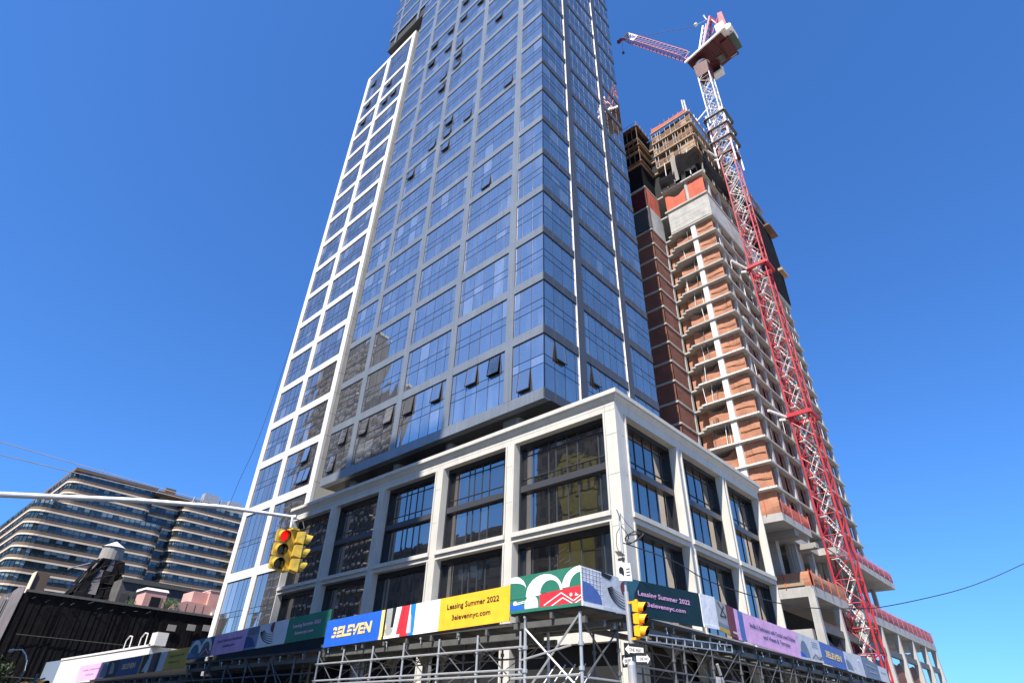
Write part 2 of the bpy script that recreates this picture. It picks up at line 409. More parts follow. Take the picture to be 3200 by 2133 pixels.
def sash(F, u0, u1, ztop, h, parent, gm, out=0.22, d=0.03):
    """top hung window pushed open at the bottom"""
    s = MB(); a0 = F.pt(u0, ztop, d); a1 = F.pt(u1, ztop, d); b0 = F.pt(u0, ztop - h * 0.97, d + out); b1 = F.pt(u1, ztop - h * 0.97, d + out)
    s.face([b0, b1, a1, a0], gm); 
    t = 0.05
    s.bar(b0, b1, 0.09, BLACK); s.bar(a0, b0, 0.06, BLACK); s.bar(a1, b1, 0.06, BLACK); s.bar(a0, a1, 0.05, BLACK)
    F.quad(s, u0 + 0.02, u1 - 0.02, ztop - h, ztop - h * 0.3, d - 0.004, INT)
    return s.build('open_sash', parent)
# pushed-out windows: (u, z of the bottom edge)
cand = [(1368.1, 56.1), (1416.3, 58.7), (1450.8, 68.9), (1459.7, 15.3), (1503.1, 15.3), (1561.7, 58.7), (1328.3, 108.4), (1367.9, 107.1), (1408.7, 109.7), (1454.6, 40.8), (1500.5, 40.8),
        (1321.9, 135.2), (1365.3, 132.7), (1413.8, 81.6), (1316.8, 163.3), (1357.7, 160.7), (1398.5, 165.8), (1436.7, 150.5), (1314.3, 186.2), (1355.1, 186.2), (1434.2, 181.1), (1306.6, 214.3), (1347.4, 216.8), (1429.1, 211.7),
        (1380.6, 257.7), (1383.2, 288.3), (1589.8, 262.8), (1464.8, 372.4), (1403.6, 387.8), (1399, 426), (1393, 477), (1386, 522), (1353, 469), (1284, 573), (1335, 563), (1520, 586),
        (1250, 1106), (1153, 950), (1544.6, 1176), (1637, 1227), (1058, 1398), (1038, 1475), (1135.3, 1361), (1209.9, 1326.3), (1276, 1294.7), (1362, 1254.5), (1475, 1207), (1548, 1172)]
candX = [(1752, 1138), (1860, 1205)]
candW = [(1158.7, 288.3), (1143.4, 344.4), (1128, 390.3), (1214.8, 267.9), (1230, 293.4), (1199.5, 321.4), (943, 1444), (928.7, 1515.6), (960, 1480), (722, 1545), (770, 1460)]
def ray(px, py):
    d = right * (px - 1600) - up * (py - 1066.5) + fwd * 1800.08
    return d
def on(F, px, py):
    d = ray(px, py)
    if F.ax == 'Y': k = F.p / d.y; return d.x * k, 1.7 + d.z * k
    k = F.p / d.x; return d.y * k, 1.7 + d.z * k
def find_sashes(F, pts, wl, gm, off=0.4):
    for px, py in pts:
        u, z = on(F, px, py)
        for c, ob in wl:
            if c[0] is not F: continue
            b = c[1]
            if b[0] - 0.3 <= u <= b[1] + 0.3 and c[2] - 0.3 <= z < c[3]:
                us = [b[0]] + sorted(b[2]) + [b[1]]
                best = min(range(len(us) - 1), key=lambda i: abs((us[i] + us[i + 1]) / 2 - u) + (5 if us[i + 1] - us[i] < 1.0 else 0))
                rows = [(c[3] - 0.1, 2.05), (c[3] - 3.05, 2.1)]
                r = min(rows, key=lambda r: abs(r[0] - r[1] - z))
                sash(F, us[best] + 0.03, us[best + 1] - 0.03, r[0], r[1], ob, gm)
                break
find_sashes(TY, cand, wobj, G_T); find_sashes(TX, candX, wobj, G_R)
# recessed storey between podium roof and tower
RY = Face('Y', 34.5); RX = Face('X', -29.1)
c = MB()
u = -58.2
while u < -29.5: RY.quad(c, u, min(u + 1.42, -29.1), 20.7, 24.05, 0.05, G_P, 0.004); RY.box(c, u - 0.05, u + 0.05, 20.7, 24.05, 0.0, 0.14, BLACK); u += 1.42
u = 34.5
while u < 50: RX.quad(c, u, u + 1.42, 20.7, 24.05, 0.05, G_P, 0.004); RX.box(c, u - 0.05, u + 0.05, 20.7, 24.05, 0.0, 0.14, BLACK); u += 1.42
c.build('recessed_glazing', tower)
c = MB()
def rounded(x0, x1, y0, y1, r, n=5):
    P = []
    for cx, cy, a0 in ((x1 - r, y0 + r, -90), (x1 - r, y1 - r, 0), (x0 + r, y1 - r, 90), (x0 + r, y0 + r, 180)):
        for i in range(n + 1): a = R(a0 + 90 * i / n); P.append((cx + r * math.cos(a), cy + r * math.sin(a)))
    return P
c.prism(rounded(-32.0, -30.0, 32.9, 33.9, 0.35), 20.6, 24.06, PANEL); c.build('recess_column', tower)
for x in (-39.4, -47.4, -55.2):
    c = MB(); c.prism(rounded(x - 0.1, x + 0.9, 32.9, 33.9, 0.48, 6), 20.6, 24.06, PANEL); c.build('recess_column', tower)

# ------------------------------------------------------------------ white gridded block
block = thing('white_grid_block', 'slim white gridded apartment block standing against the left of the blue glass tower', 'building', (-70, 38, 0))
WY = Face('Y', 32.25)
c = MB(); c.box(-78.8, -62.9, 32.6, 51, 0, 125.6, INT); c.build('core', block)
c = MB(); c.box(-59.3, -62.0, 36.0, 36.4, 0, 129, WSIDE); c.build('link_wall', block)
for a, b in ((-79.0, -77.85), (-71.5, -70.35)):
    c = MB(); WY.box(c, a, b, 0, 126.6, -0.4, 0, WHITE)
    z = 3.0
    while z < 126: WY.box(c, a + 0.01, b - 0.01, z, z + 0.03, -0.01, 0.004, JOINT); z += 3.0
    c.build('pier', block)
c = MB(); WY.box(c, -62.85, -61.8, 0, 126.6, -0.4, 0, WHITE); c.build('pier', block)
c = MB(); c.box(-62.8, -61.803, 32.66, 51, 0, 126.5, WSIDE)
z = 1.5
while z < 126:
    c.box(-61.81, -61.797, 32.27, 34.5, z, z + 0.04, JOINT); z += 3.0
c.box(-61.81, -61.797, 32.64, 32.67, 0, 126.5, JOINT)
c.build('side_wall', block)
wl = [0.0 + 8.0, 16.1, 24.4] + [30.9 + 5.98 * k for k in range(0, 15)] + [125.3]
bayW = [(-77.85, -71.5, [-76.4, -74.95, -73.5, -72.6]), (-70.35, -62.85, [-69.0, -67.6, -66.2, -64.7, -63.5])]
for z in wl:
    hh = 1.0 if z < 120 else 1.2
    c = MB()
    for b in bayW: WY.box(c, b[0], b[1], z, z + hh, -0.4, 0, WHITE)
    c.build('floor_band', block)
wW = []
for i in range(len(wl) - 1):
    z0 = wl[i] + 1.0; z1 = wl[i + 1]
    for b in bayW:
        mb = MB(); build_cell(mb, WY, b, z0, z1, G_W, lines=(2.2, 3.05) if z1 - z0 < 6 else (3.6, 4.2), d=-0.14)
        o = mb.build('window', block); wW.append(((WY, b, z0, z1, G_W), o))
for px, py in candW:
    u, z = on(WY, px, py)
    for c, ob in wW:
        b = c[1]
        if b[0] - 0.3 <= u <= b[1] + 0.3 and c[2] - 0.3 <= z < c[3]:
            us = [b[0]] + sorted(b[2]) + [b[1]]; k = min(range(len(us) - 1), key=lambda i: abs((us[i] + us[i + 1]) / 2 - u))
            r = min([(c[3] - 0.1, 2.05), (c[3] - 3.05, 1.85)], key=lambda r: abs(r[0] - r[1] - z))
            sash(WY, us[k] + 0.03, us[k + 1] - 0.03, r[0], r[1], ob, G_T, d=-0.1); break
c = MB(); 
for x in (-71.0, -62.4): c.box(x - 0.35, x + 0.35, 33.4, 34.1, 126.6, 129.3, WHITE)
c.box(-79, -61.8, 32.66, 51, 126.52, 126.6, SOFFIT); c.box(-77, -60.5, 37, 38, 126.6, 129.3, INT)
c.build('roof_posts', block)
c = MB(); c.box(-80.6, -79.4, 36, 37.2, 24.5, 27.4, CONC_D); c.bar((-79.2, 36.5, 25.2), (-81.6, 36.5, 24.6), 0.14, SHEDB); c.bar((-79.2, 36.5, 24.0), (-81.2, 36.5, 22.0), 0.14, SHEDB); c.build('wall_bracket', block)

# ------------------------------------------------------------------ podium
pod = thing('stone_podium', 'cream stone podium with deep framed windows on the street corner below the glass tower', 'building', (-38, 41, 0))
PY = Face('Y', 29.55); PX = Face('X', -18.3)
opL = [(-27.2, -19.25), (-35.12, -28.08), (-43.06, -36.08), (-50.97, -43.9), (-58.8, -51.77)]
opR = [(30.72, 37.5), (38.28, 45.07), (45.68, 52.2)]
zr = [(0.0, 5.93), (7.2, 12.35), (12.97, 19.6)]       # opening rows
c = MB()
D = -0.55
def frame(F, ops, u0, u1, mb):
    us = [u0] + [x for o in sorted(ops) for x in o] + [u1]
    for i in range(0, len(us), 2): F.box(mb, us[i], us[i + 1], 0, 19.6, D, 0, STONE)
    F.box(mb, u0, u1, 19.6, 20.3, D, 0, STONE)
    for o in ops:
        F.box(mb, o[0], o[1], 12.35, 12.97, D, 0, STONE); F.box(mb, o[0], o[1], 5.93, 7.2, D, 0, STONE)
frame(PY, opL, -59.1, -18.3 - 0.0, c); 
c.build('street_facade', pod)
c = MB(); 
us = [29.553] + [x for o in opR for x in o] + [52.55]
for i in range(0, len(us), 2):
    y0 = us[i] if i else 30.102
    PX.box(c, y0, us[i + 1], 0, 19.6, D, 0, STONE)
PX.box(c, 30.102, 52.55, 19.6, 20.3, D, 0, STONE)
for o in opR: PX.box(c, o[0], o[1], 12.35, 12.97, D, 0, STONE); PX.box(c, o[0], o[1], 5.93, 7.2, D, 0, STONE)
c.build('side_facade', pod)
def trim(F, ops, mb):
    for o in ops:
        for z0, z1 in zr:
            e = 0.09
            F.box(mb, o[0] - 0.13, o[0] - 0.002, z0, z1 - 0.0, 0.0, e, STONE); F.box(mb, o[1] + 0.002, o[1] + 0.13, z0, z1, 0.0, e, STONE)
            if z0 > 1: F.box(mb, o[0] - 0.13, o[1] + 0.13, z0 - 0.30, z0 - 0.003, 0.003, 0.16, STONE)
trim(PY, opL, (c := MB())); trim(PX, opR, c)
PY.box(c, -59.1, -18.3, 19.98, 19.995, 0, 0.006, JOINT)
for u in (-19.1, -18.32, -27.64, -35.6, -43.5, -51.4):
    for z in (9.0, 15.2, 17.9): PY.box(c, u - 0.34 if u < -19.2 else -19.2, u + 0.34 if u < -19.2 else -18.32, z, z + 0.018, 0, 0.005, JOINT)
    PY.box(c, u - 0.009, u + 0.009, 19.65, 20.28, 0, 0.005, JOINT)
for u in (37.9, 45.4, 52.4, 30.3):
    for z in (9.0, 15.2, 17.9): PX.box(c, u - 0.14, u + 0.14, z, z + 0.018, 0, 0.005, JOINT)
for z in (19.62, 12.0, 6.4): PY.box(c, -19.2, -18.31, z, z + 0.018, 0, 0.006, JOINT)
c.build('moulding', pod)
# cornice: cove and lip, swept round both street sides
prof = [(0.0, 20.22), (0.05, 20.26), (0.10, 20.36), (0.20, 20.48), (0.26, 20.60), (0.26, 20.62), (0.36, 20.62), (0.38, 20.66), (0.38, 20.94), (0.34, 20.97), (-0.5, 20.97)]
c = MB()
for i in range(len(prof) - 1):
    (d0, z0), (d1, z1) = prof[i], prof[i + 1]
    A = lambda d, z: [(-59.1 - max(d, 0), 29.55 - d, z), (-18.3 + d, 29.55 - d, z), (-18.3 + d, 52.6, z)]
    a = A(d0, z0); b = A(d1, z1)
    for k in range(2): c.face([a[k], a[k + 1], b[k + 1], b[k]], STONE)
c.face([(-59.1, 29.55, 20.22), (-59.1, 30.4, 20.22), (-59.1, 30.4, 20.97), (-59.48, 29.17, 20.97)], STONE)
c.face([(-18.3, 52.6, 20.22), (-17.92, 52.6, 20.97), (-18.9, 52.6, 20.97), (-18.9, 52.6, 20.22)], STONE)
c.build('cornice', pod)
c = MB(); c.box(-59.0, -18.9, 30.2, 52.5, 20.45, 20.62, SOFFIT); c.build('roof', pod)
c = MB(); c.box(-59.0, -19.7, 30.95, 52.5, 0.05, 20.4, INT); c.box(-18.85, -59, 52.35, 52.54, 0, 20.3, STONE); c.build('inner_wall', pod)
def big_window(F, o, z0, z1, row):
    mb = MB(); d = D; u0, u1 = o
    j = 0.16; 
    F.box(mb, u0, u0 + j, z0, z1, d - 0.4, d + 0.0, BLACK); F.box(mb, u1 - j, u1, z0, z1, d - 0.4, d + 0.0, BLACK)
    F.box(mb, u0 + j, u1 - j, z1 - 0.32, z1, d - 0.4, d + 0.0, BLACK)
    F.box(mb, u0 + j, u1 - j, z0, z0 + 0.1, d - 0.4, d + 0.0, DKGREY)
    g = d - 0.34
    L = u1 - u0
    fr = [0.135, 0.315, 0.40, 0.525, 0.64, 0.86] if F.ax == 'Y' else [0.16, 0.34, 0.52, 0.70, 0.86]
    us = [u0 + j] + [u0 + L * f for f in fr] + [u1 - j]
    sp = (15.93, 16.38) if row == 2 else None
    zl = [z0 + 0.1, z1 - 0.32]
    hz = [z1 - 0.85, 17.0] if row == 2 else [z0 + 2.0]
    zz = sorted(zl + hz + ([15.93, 16.38] if sp else []))
    for i in range(len(us) - 1):
        for k in range(len(zz) - 1):
            if sp and abs(zz[k] - 15.93) < 1e-6: continue
            F.quad(mb, us[i], us[i + 1], zz[k], zz[k + 1], g, G_P, 0.004)
    for u in us[1:-1]: F.box(mb, u - 0.03, u + 0.03, z0 + 0.1, z1 - 0.32, g - 0.05, g + 0.05, DKGREY if F.ax == 'Y' else BLACK)
    for z in hz: F.box(mb, u0 + j, u1 - j, z - 0.025, z + 0.025, g - 0.04, g + 0.06, DKGREY if F.ax == 'Y' else BLACK)
    w = mb.build('window', pod)
    if sp:
        s = MB(); F.box(s, u0 + j, u1 - j, 15.93, 16.38, g - 0.1, d + 0.02, DKGREY); s.build('spandrel', w)
    return w
for o in opL:
    big_window(PY, o, 12.97, 19.6, 2); big_window(PY, o, 7.2, 12.35, 1)
pw = []
for o in opR:
    pw.append(big_window(PX, o, 12.97, 19.6, 2)); big_window(PX, o, 7.2, 12.35, 1)
sash(PX, 30.9, 31.8, 19.2, 2.1, pw[0], G_P, out=0.3, d=-0.8)
c = MB()
for o in opL: PY.quad(c, o[0], o[1], 0, 5.93, D - 0.3, INT); PY.box(c, o[0], o[1], 3.8, 4.0, D - 0.28, D - 0.1, BLACK)
for o in opR: PX.quad(c, o[0], o[1], 0, 5.93, D - 0.3, INT)
c.build('ground_floor_opening', pod)

# ------------------------------------------------------------------ concrete tower under construction
ct = thing('concrete_tower', 'unfinished concrete tower with orange safety netting and bare floor slabs', 'building under construction', (-28, 80, 0))
CX, CY0, CY1 = -20.3, 65.0, 96.7
slabz = [22.05, 25.08] + [28.12 + 3.06 * k for k in range(0, 14)]
def netpanel(F, u0, u1, z0, z1, d, mt, sag=0.18, n=8, drape=0.0, mb=None):
    mb = mb or MB(); g = []
    ph = random.random() * 6
    for i in range(n + 1):
        r = []
        for j in range(5):
            s = i / n; t = j / 4; u = u0 + (u1 - u0) * s; z = z0 + (z1 - z0) * t
            if j == 4: z -= drape * (1 - math.cos(2 * math.pi * s)) * 0.5 + drape * 0.4 * math.sin(5 * s + ph)
            r.append(F.pt(u, z, d + sag * math.sin(math.pi * t) * (0.6 + 0.4 * math.sin(5 * s + ph)) + random.uniform(-0.015, 0.015)))
        g.append(r)
    for i in range(n):
        for j in range(4): mb.face([g[i][j], g[i + 1][j], g[i + 1][j + 1], g[i][j + 1]], mt)
    return mb
NY = Face('Y', 65.6); NX = Face('X', -20.9)
for i, z in enumerate(slabz):
    c = MB(); th = 0.26
    c.prism([(-27.2, CY0), (CX, CY0), (CX, CY1), (-45, CY1), (-45, 61.8), (-28.8, 61.8), (-28.8, 66.1), (-27.9, 66.1), (-27.9, 65.4), (-27.2, 65.4)][::1], z - th, z, CONC)
    c.build('floor_slab', ct)
    if z < 44 and z > 24:                       # pale insulation pads along the lower slab edges
        c = MB(); u = -27.1
        while u < CX - 0.1:
            c.box(u, min(u + 0.62, CX), CY0 - 0.05, CY0 - 0.002, z - th + 0.02, z - 0.03, WHITE); u += 0.74
        c.build('edge_pads', ct)
for k, z in enumerate(slabz + [71.2]):
    z1 = z + 3.06 - 0.26
    if z > 70: break
    if z > 67: break
    mt = NETO
    h = z1 - z
    c = netpanel(NY, -23.35, -20.75, z, z1 - 0.05, -0.1, mt, 0.14); c.tube((-23.2, 65.55, z + 1.35), (-20.8, 65.5, z + 1.25), 0.05, NETO, 5)
    netpanel(NY, -27.0, -24.15, z, z1 - random.uniform(0.1, 0.4), -0.5, mt, 0.2, drape=0.7, mb=c)
    c.box(-26.9, -26.3, 66.3, 66.35, z, z + 2.2, NETO)
    c.build('safety_netting', ct)
    c = MB(); u = 65.9
    nx = 0
    while u < CY1 - 1: netpanel(NX, u, min(u + 4.9, CY1) - 0.7, z, z1 - 0.1, 0.0, NETD, 0.06, n=3, mb=c); u += 4.9
    c.build('side_netting', ct)
    c = MB(); netpanel(Face('X', -28.9), 62.0, 65.9, z, z1, -0.02, NETD if k < 15 else NETR, 0.04, n=3, mb=c)
    netpanel(Face('Y', 62.0), -33.5, -29.0, z, z1, 0, NETD, 0.04, n=3, mb=c)
    netpanel(Face('Y', 66.9), -28.7, -27.3, z, z1, 0, NETO, 0.04, n=3, mb=c)
    c.build('side_netting', ct)
c = MB(); c.box(-44, -24.8, 69.0, 69.3, 22, 67, NETD); c.box(-22.5, -22.2, 66.5, 96, 22, 67, INT); c.build('interior_backing', ct)
for x in (-24.05, -21.5):
    c = MB(); c.box(x, x + (0.72 if x < -23 else 0.4), 65.2 if x < -23 else 66.6, 66.0 if x < -23 else 67.2, 14, 68, WHITE if x < -23 else CONC_D); c.build('column', ct)
for y in (67.0, 72.0, 76.9, 81.8, 86.7, 91.6, 95.9):
    c = MB(); c.box(-21.05, -20.55, y, y + 0.55, 14, 68, CONC); c.build('column', ct)
c = MB(); c.box(-29.2, -28.83, 66.12, 66.6, 20, 68, CONC); c.build('column', ct)
random.seed(77)
c = MB()
for z in slabz[3:]:
    for k in range(3):
        x = random.uniform(-26.8, -24.6); y = random.uniform(65.3, 66.0)
        if random.random() < 0.6: c.tube((x, y, z), (x + random.uniform(-0.2, 0.2), y, z + 2.8), 0.045, random.choice([CWHITE, SHEDB]), 5)
        else: c.box(x, x + random.uniform(0.3, 1.0), y, y + 0.3, z, z + random.uniform(0.2, 0.9), random.choice([WOOD, NETO, WOODL]))
    for k in range(7):
        y = random.uniform(66, 95)
        if random.random() < 0.5: c.box(-20.8, -20.5, y, y + random.uniform(0.4, 1.6), z, z + random.uniform(0.3, 1.0), random.choice([WOOD, CONC, WOODL, NETR]))
        else: c.tube((-20.5, y, z), (-20.5, y + 0.1, z + 2.8), 0.04, random.choice([CWHITE, SHEDB]), 5)
c.build('stored_material', ct)
c = MB()
for k in range(40):
    y = random.uniform(64.9, 65.0); x = random.uniform(-27, -20.5); z = random.choice(slabz[2:]); c.tube((x, 64.97, z - 0.1), (x + random.uniform(-0.1, 0.1), 64.95, z - random.uniform(0.4, 1.2)), 0.02, SHEDB, 4)
c.build('hanging_rope', ct, split=False)
# masonry storey
c = MB(); 
c.box(-27.15, CX + 0.02, CY0 - 0.03, 65.5, 67.95, 72.1, BLOCK); c.box(CX - 0.5, CX + 0.021, 65.502, CY1, 67.95, 72.1, BLOCK)
for j in range(1, 5):
    z = 67.95 + j * 0.83
    for i in range(8):
        x = -27.1 + i * 0.86 + (0.43 if j % 2 else 0)
        if x < CX - 0.9: c.box(x, x + 0.84, CY0 - 0.045, CY0 - 0.03, z - 0.81, z - 0.02, BLOCK)
c.build('block_wall', ct)
c = MB(); c.box(-45, -28.85, 61.85, 62.3, 68.2, 73.0, PANEL_D); c.box(-29.3, -28.849, 62.302, 66.3, 67.9, 73.0, BLOCK); c.build('block_wall', ct)
# upper storeys
for z in (72.9, 77.8, 84.0, 87.3, 90.6):
    c = MB(); c.prism([(-27.6, CY0 - 0.1), (CX + 0.05, CY0 - 0.1), (CX + 0.05, CY1), (-45, CY1), (-45, 61.8), (-28.9, 61.8), (-28.9, 65.8), (-27.6, 65.8)], z - 0.3, z, CONC if z < 80 else WOODL); c.build('floor_slab', ct)
c = MB(); netpanel(NY, -23.3, -20.6, 73, 77.4, 0.1, NETR, 0.1, mb=c); netpanel(NY, -27.4, -23.9, 73, 76.6, 0.1, NETR, 0.1, drape=0.8, mb=c); c.build('safety_netting', ct)
c = MB(); netpanel(NX, 66, 96, 73, 77.4, 0.0, NETD, 0.1, n=12, mb=c); netpanel(Face('X', -28.95), 62, 66, 73, 77.4, 0, NETR, 0.1, n=4, mb=c); netpanel(Face('Y', 62.0), -40, -29, 73, 77.4, 0, REDD, 0.1, mb=c); c.build('side_netting', ct)
c = MB(); c.tube((-23.6, 65.6, 73), (-23.6, 65.6, 77.5), 0.3, CONC, 10); c.box(-23.9, -23.3, 65.3, 65.9, 77.8, 83.8, CONC); c.build('column', ct)
c = MB()
for y in (67.2, 71, 75, 79, 83, 87, 91, 95): c.box(-20.9, -20.5, y, y + 0.4, 73, 77.5, CONC); c.box(-20.9, -20.6, y, y + 0.3, 77.8, 90, CONC_D)
c.build('column_row', ct)
# formwork decks with timber and netting
c = MB(); c.box(-44, -21.6, 66.2, 96, 78, 93.6, INT); c.build('formwork_core', ct)
c = MB(); random.seed(3)
for lv, (z0, z1) in enumerate([(84, 87), (87.3, 90.3), (90.6, 93.4)]):
    F = Face('Y', 65.0); u = -27.7
    while u < -20.4:
        w_ = random.uniform(0.35, 1.0)
        F.quad(c, u, min(u + w_, -20.3), z0, z1 - random.uniform(0.05, 0.5), -0.15 - random.random() * 0.3, WOOD if random.random() < 0.65 else WOODL)
        if random.random() < 0.8: F.box(c, u, u + 0.1, z0, z1, -0.05, 0.05, WOODL if random.random() < 0.5 else CONC)
        u += w_ + 0.05
    F.box(c, -27.8, -20.2, z1 - 0.15, z1 + 0.12, 0.02, 0.25, WOODL)
    F.box(c, -27.8, -20.2, z0 + 1.0, z0 + 1.08, 0.05, 0.12, WOODL)
    FX = Face('X', -20.3); u = 65.2
    while u < 96.5:
        w_ = random.uniform(0.4, 1.3)
        FX.quad(c, u, u + w_, z0, z1 - random.uniform(0, 0.6), -0.1 - random.random() * 0.4, random.choice([WOOD, NETB, INT, NETB]))
        if random.random() < 0.7: FX.box(c, u, u + 0.1, z0 - 0.2, z1 + 0.1, -0.02, 0.08, WOODL)
        u += w_ + 0.1
    FX.box(c, 65, 97, z1 - 0.1, z1 + 0.12, 0.03, 0.3, WOODL if lv == 2 else CONC_D)
for i in range(9): x = -27.5 + i * 0.9; c.tube((x, 65.0, 93.4), (x, 65.0, 94.6 + random.random()), 0.04, WOODL, 5)
c.tube((-20.9, 65, 93.4), (-20.9, 65, 97.3), 0.12, CWHITE, 6); c.tube((-20.5, 65, 93.4), (-20.5, 65, 96.9), 0.12, CWHITE, 6)
for i in range(16): y = 66 + i * 1.9; c.tube((-20.3, y, 93.4), (-20.3, y, 94.9 + random.random()), 0.05, CWHITE, 5)
for i in range(10): y = 66 + i * 3; c.tube((-20.2, y, 78), (-20.2, y + 1.5, 84), 0.07, CONC, 5)
c.build('formwork_deck', ct)
c = MB(); netpanel(Face('Y', 64.9), -27.5, -20.6, 93.6, 94.5, 0, NETR, 0.1, drape=0.5, mb=c); c.build('safety_netting', ct)
# left wing top
c = MB(); F = Face('Y', 61.8)
for z in (84.1, 88.5, 93.8): c.box(-44, -28.6, 61.5, 66, z - 0.25, z, WOOD)
for i in range(14): x = -29 - i * 1.0; c.box(x, x + 0.12, 61.7, 61.8, 84, 93.7, WOOD)
c.box(-44, -29.2, 62.2, 66, 78, 93.6, NETB)
for i in range(5): c.tube((-28.7, 62 + i, 93.8), (-28.7, 62 + i, 95), 0.03, WOODL, 5); c.tube((-28.8 - i, 61.7, 93.8), (-28.8 - i, 61.7, 95), 0.03, WOODL, 5)
c.tube((-28.7, 61.7, 94.9), (-28.7, 66, 94.9), 0.03, WOODL, 5); c.tube((-28.7, 61.7, 94.9), (-34, 61.7, 94.9), 0.03, WOODL, 5)
c.build('formwork_deck', ct)
# black debris netting
c = MB(); random.seed(11)
netpanel(Face('Y', 64.6), -23.9, -20.2, 79.0, 83.7, 0.25, NETB, 0.5, n=10, drape=1.3, mb=c)
netpanel(Face('Y', 64.7), -27.4, -24.6, 77.9, 81.0, 0.1, NETB, 0.5, n=10, drape=0.8, mb=c)
netpanel(Face('X', -20.0), 64.6, 74, 77.5, 83.5, 0.15, NETB, 0.5, n=12, drape=1.2, mb=c)
netpanel(Face('X', -20.2), 84, 96.9, 68.5, 90, 0.05, NETB, 0.3, n=16, drape=1.0, mb=c)
netpanel(Face('Y', 64.65), -24.9, -24.0, 78, 84, 0.1, CONC_D, 0.1, n=3, mb=c)
c.build('debris_netting', ct)
c = MB(); 
for x in (-26.2, -24.9, -22.0): c.tube((x, 64.7, 77.8), (x + 0.1, 64.7, 83.9), 0.07, CWHITE, 6)
c.box(-20.2, -19.2, 94.5, 97.6, 75.6, 76.2, WOODL); c.box(-20.2, -18.9, 93.5, 98.2, 86.6, 87.0, WOOD)
c.build('prop', ct)
# terrace and podium of the unfinished tower
c = MB(); c.prism([(-45, 58.1), (-18.3, 58.1), (-18.3, 65.8), (-20.2, 65.8), (-20.2, 73.4), (-18.3, 73.4), (-18.3, 97.7), (-45, 97.7)], 19.15, 19.9, CONC); c.build('terrace_slab', ct)
c = MB(); c.box(-27, -24.5, 58.3, 96, 18.5, 19.15, CONC_D); c.box(-24.4, -18.6, 61.5, 62.6, 18.6, 19.15, CONC_D); c.box(-24.4, -18.6, 67.5, 68.4, 18.6, 19.15, CONC_D); c.build('drop_beam', ct)
for y in (64.0, 70.6, 76.9, 84, 91): 
    c = MB(); c.box(-22.4, -21.5, y, y + 0.9, 13.9, 19.2, CONC); c.build('column', ct)
for F, u0, u1, mt in ((Face('Y', 58.15), -27, -18.35, NETO), (Face('X', -18.35), 58.2, 65.7, NETR), (Face('X', -18.35), 73.6, 97.5, NETRED)):
    c = netpanel(F, u0, u1, 19.9, 21.15, 0.02, mt, 0.12, n=14, drape=0.1)
    u = u0
    while u <= u1: F.box(c, u, u + 0.07, 19.9, 21.25, 0.14, 0.2, NETR if mt is NETO else NETRED); u += 2.4
    c.build('railing_netting', ct)
c = MB(); c.prism([(-40, 62.0), (-18.3, 62.0), (-18.3, 72.3), (-19.6, 72.3), (-19.6, 77.5), (-18.3, 77.5), (-18.3, 112), (-40, 112)], 13.0, 13.9, CONC); c.build('podium_roof_slab', ct)
for F, u0, u1, mt in ((Face('Y', 62.05), -28, -18.35, NETO), (Face('X', -18.35), 62.1, 72.2, NETO), (Face('X', -18.35), 77.6, 111.6, NETRED)):
    c = netpanel(F, u0, u1, 13.9, 15.3, 0.02, mt, 0.14, n=14, drape=0.15)
    u = u0
    while u <= u1: F.box(c, u, u + 0.07, 13.9, 15.35, 0.16, 0.22, NETR if mt is NETO else NETRED); u += 2.4
    c.build('railing_netting', ct)
c = MB(); c.box(-26.5, -19.0, 61.9, 62.04, 14.0, 14.6, WOODL); c.build('stacked_timber', ct)
for y in (62.0, 68.8, 76.0, 83.5, 90.7, 97.8, 104.7, 111.2):
    c = MB(); w0, w1 = 0.42, 0.95
    top = [(-18.95, y), (-18.32, y), (-18.32, y + w0), (-18.95, y + w0)]; bot = [(-19.3, y), (-18.32, y), (-18.32, y + w1), (-19.3, y + w1)]
    c.hexa([(x, yy, 0) for x, yy in bot] + [(x, yy, 13.0) for x, yy in top], CONC); c.build('tapered_pier', ct)
c = MB(); c.box(-28, -27, 62.02, 63, 0, 13.0, CONC); c.build('tapered_pier', ct)
c = MB(); c.box(-18.95, -18.55, 63.1, 111, 10.1, 10.75, SHEDB); c.box(-27, -19.35, 62.1, 62.7, 9.3, 10.3, CONC)
c.build('mid_beam', ct)
c = MB()
for y in (63.2, 69.9, 77.2, 84.7, 91.9): netpanel(Face('X', -19.0), y, y + 5.6, 6.0 + random.random(), 10.1, 0, REDD if y < 84 else NETD, 0.2, n=6, drape=0.8, mb=c)
for y in (63.2, 69.9, 84.7, 91.9): netpanel(Face('X', -18.9), y, y + 5.6, 10.7, 11.3, 0, NETO, 0.1, n=6, drape=0.3, mb=c)
c.build('safety_netting', ct)
c = MB(); c.box(-39, -23.5, 66, 80, 0, 13.0, INT); c.box(-39, -23.0, 80, 97, 0, 12.9, INT); c.box(-38, -22.9, 66, 96, 13.9, 18.5, INT); c.build('interior_backing', ct)  # near-black boxes painted in place of the unlit interior

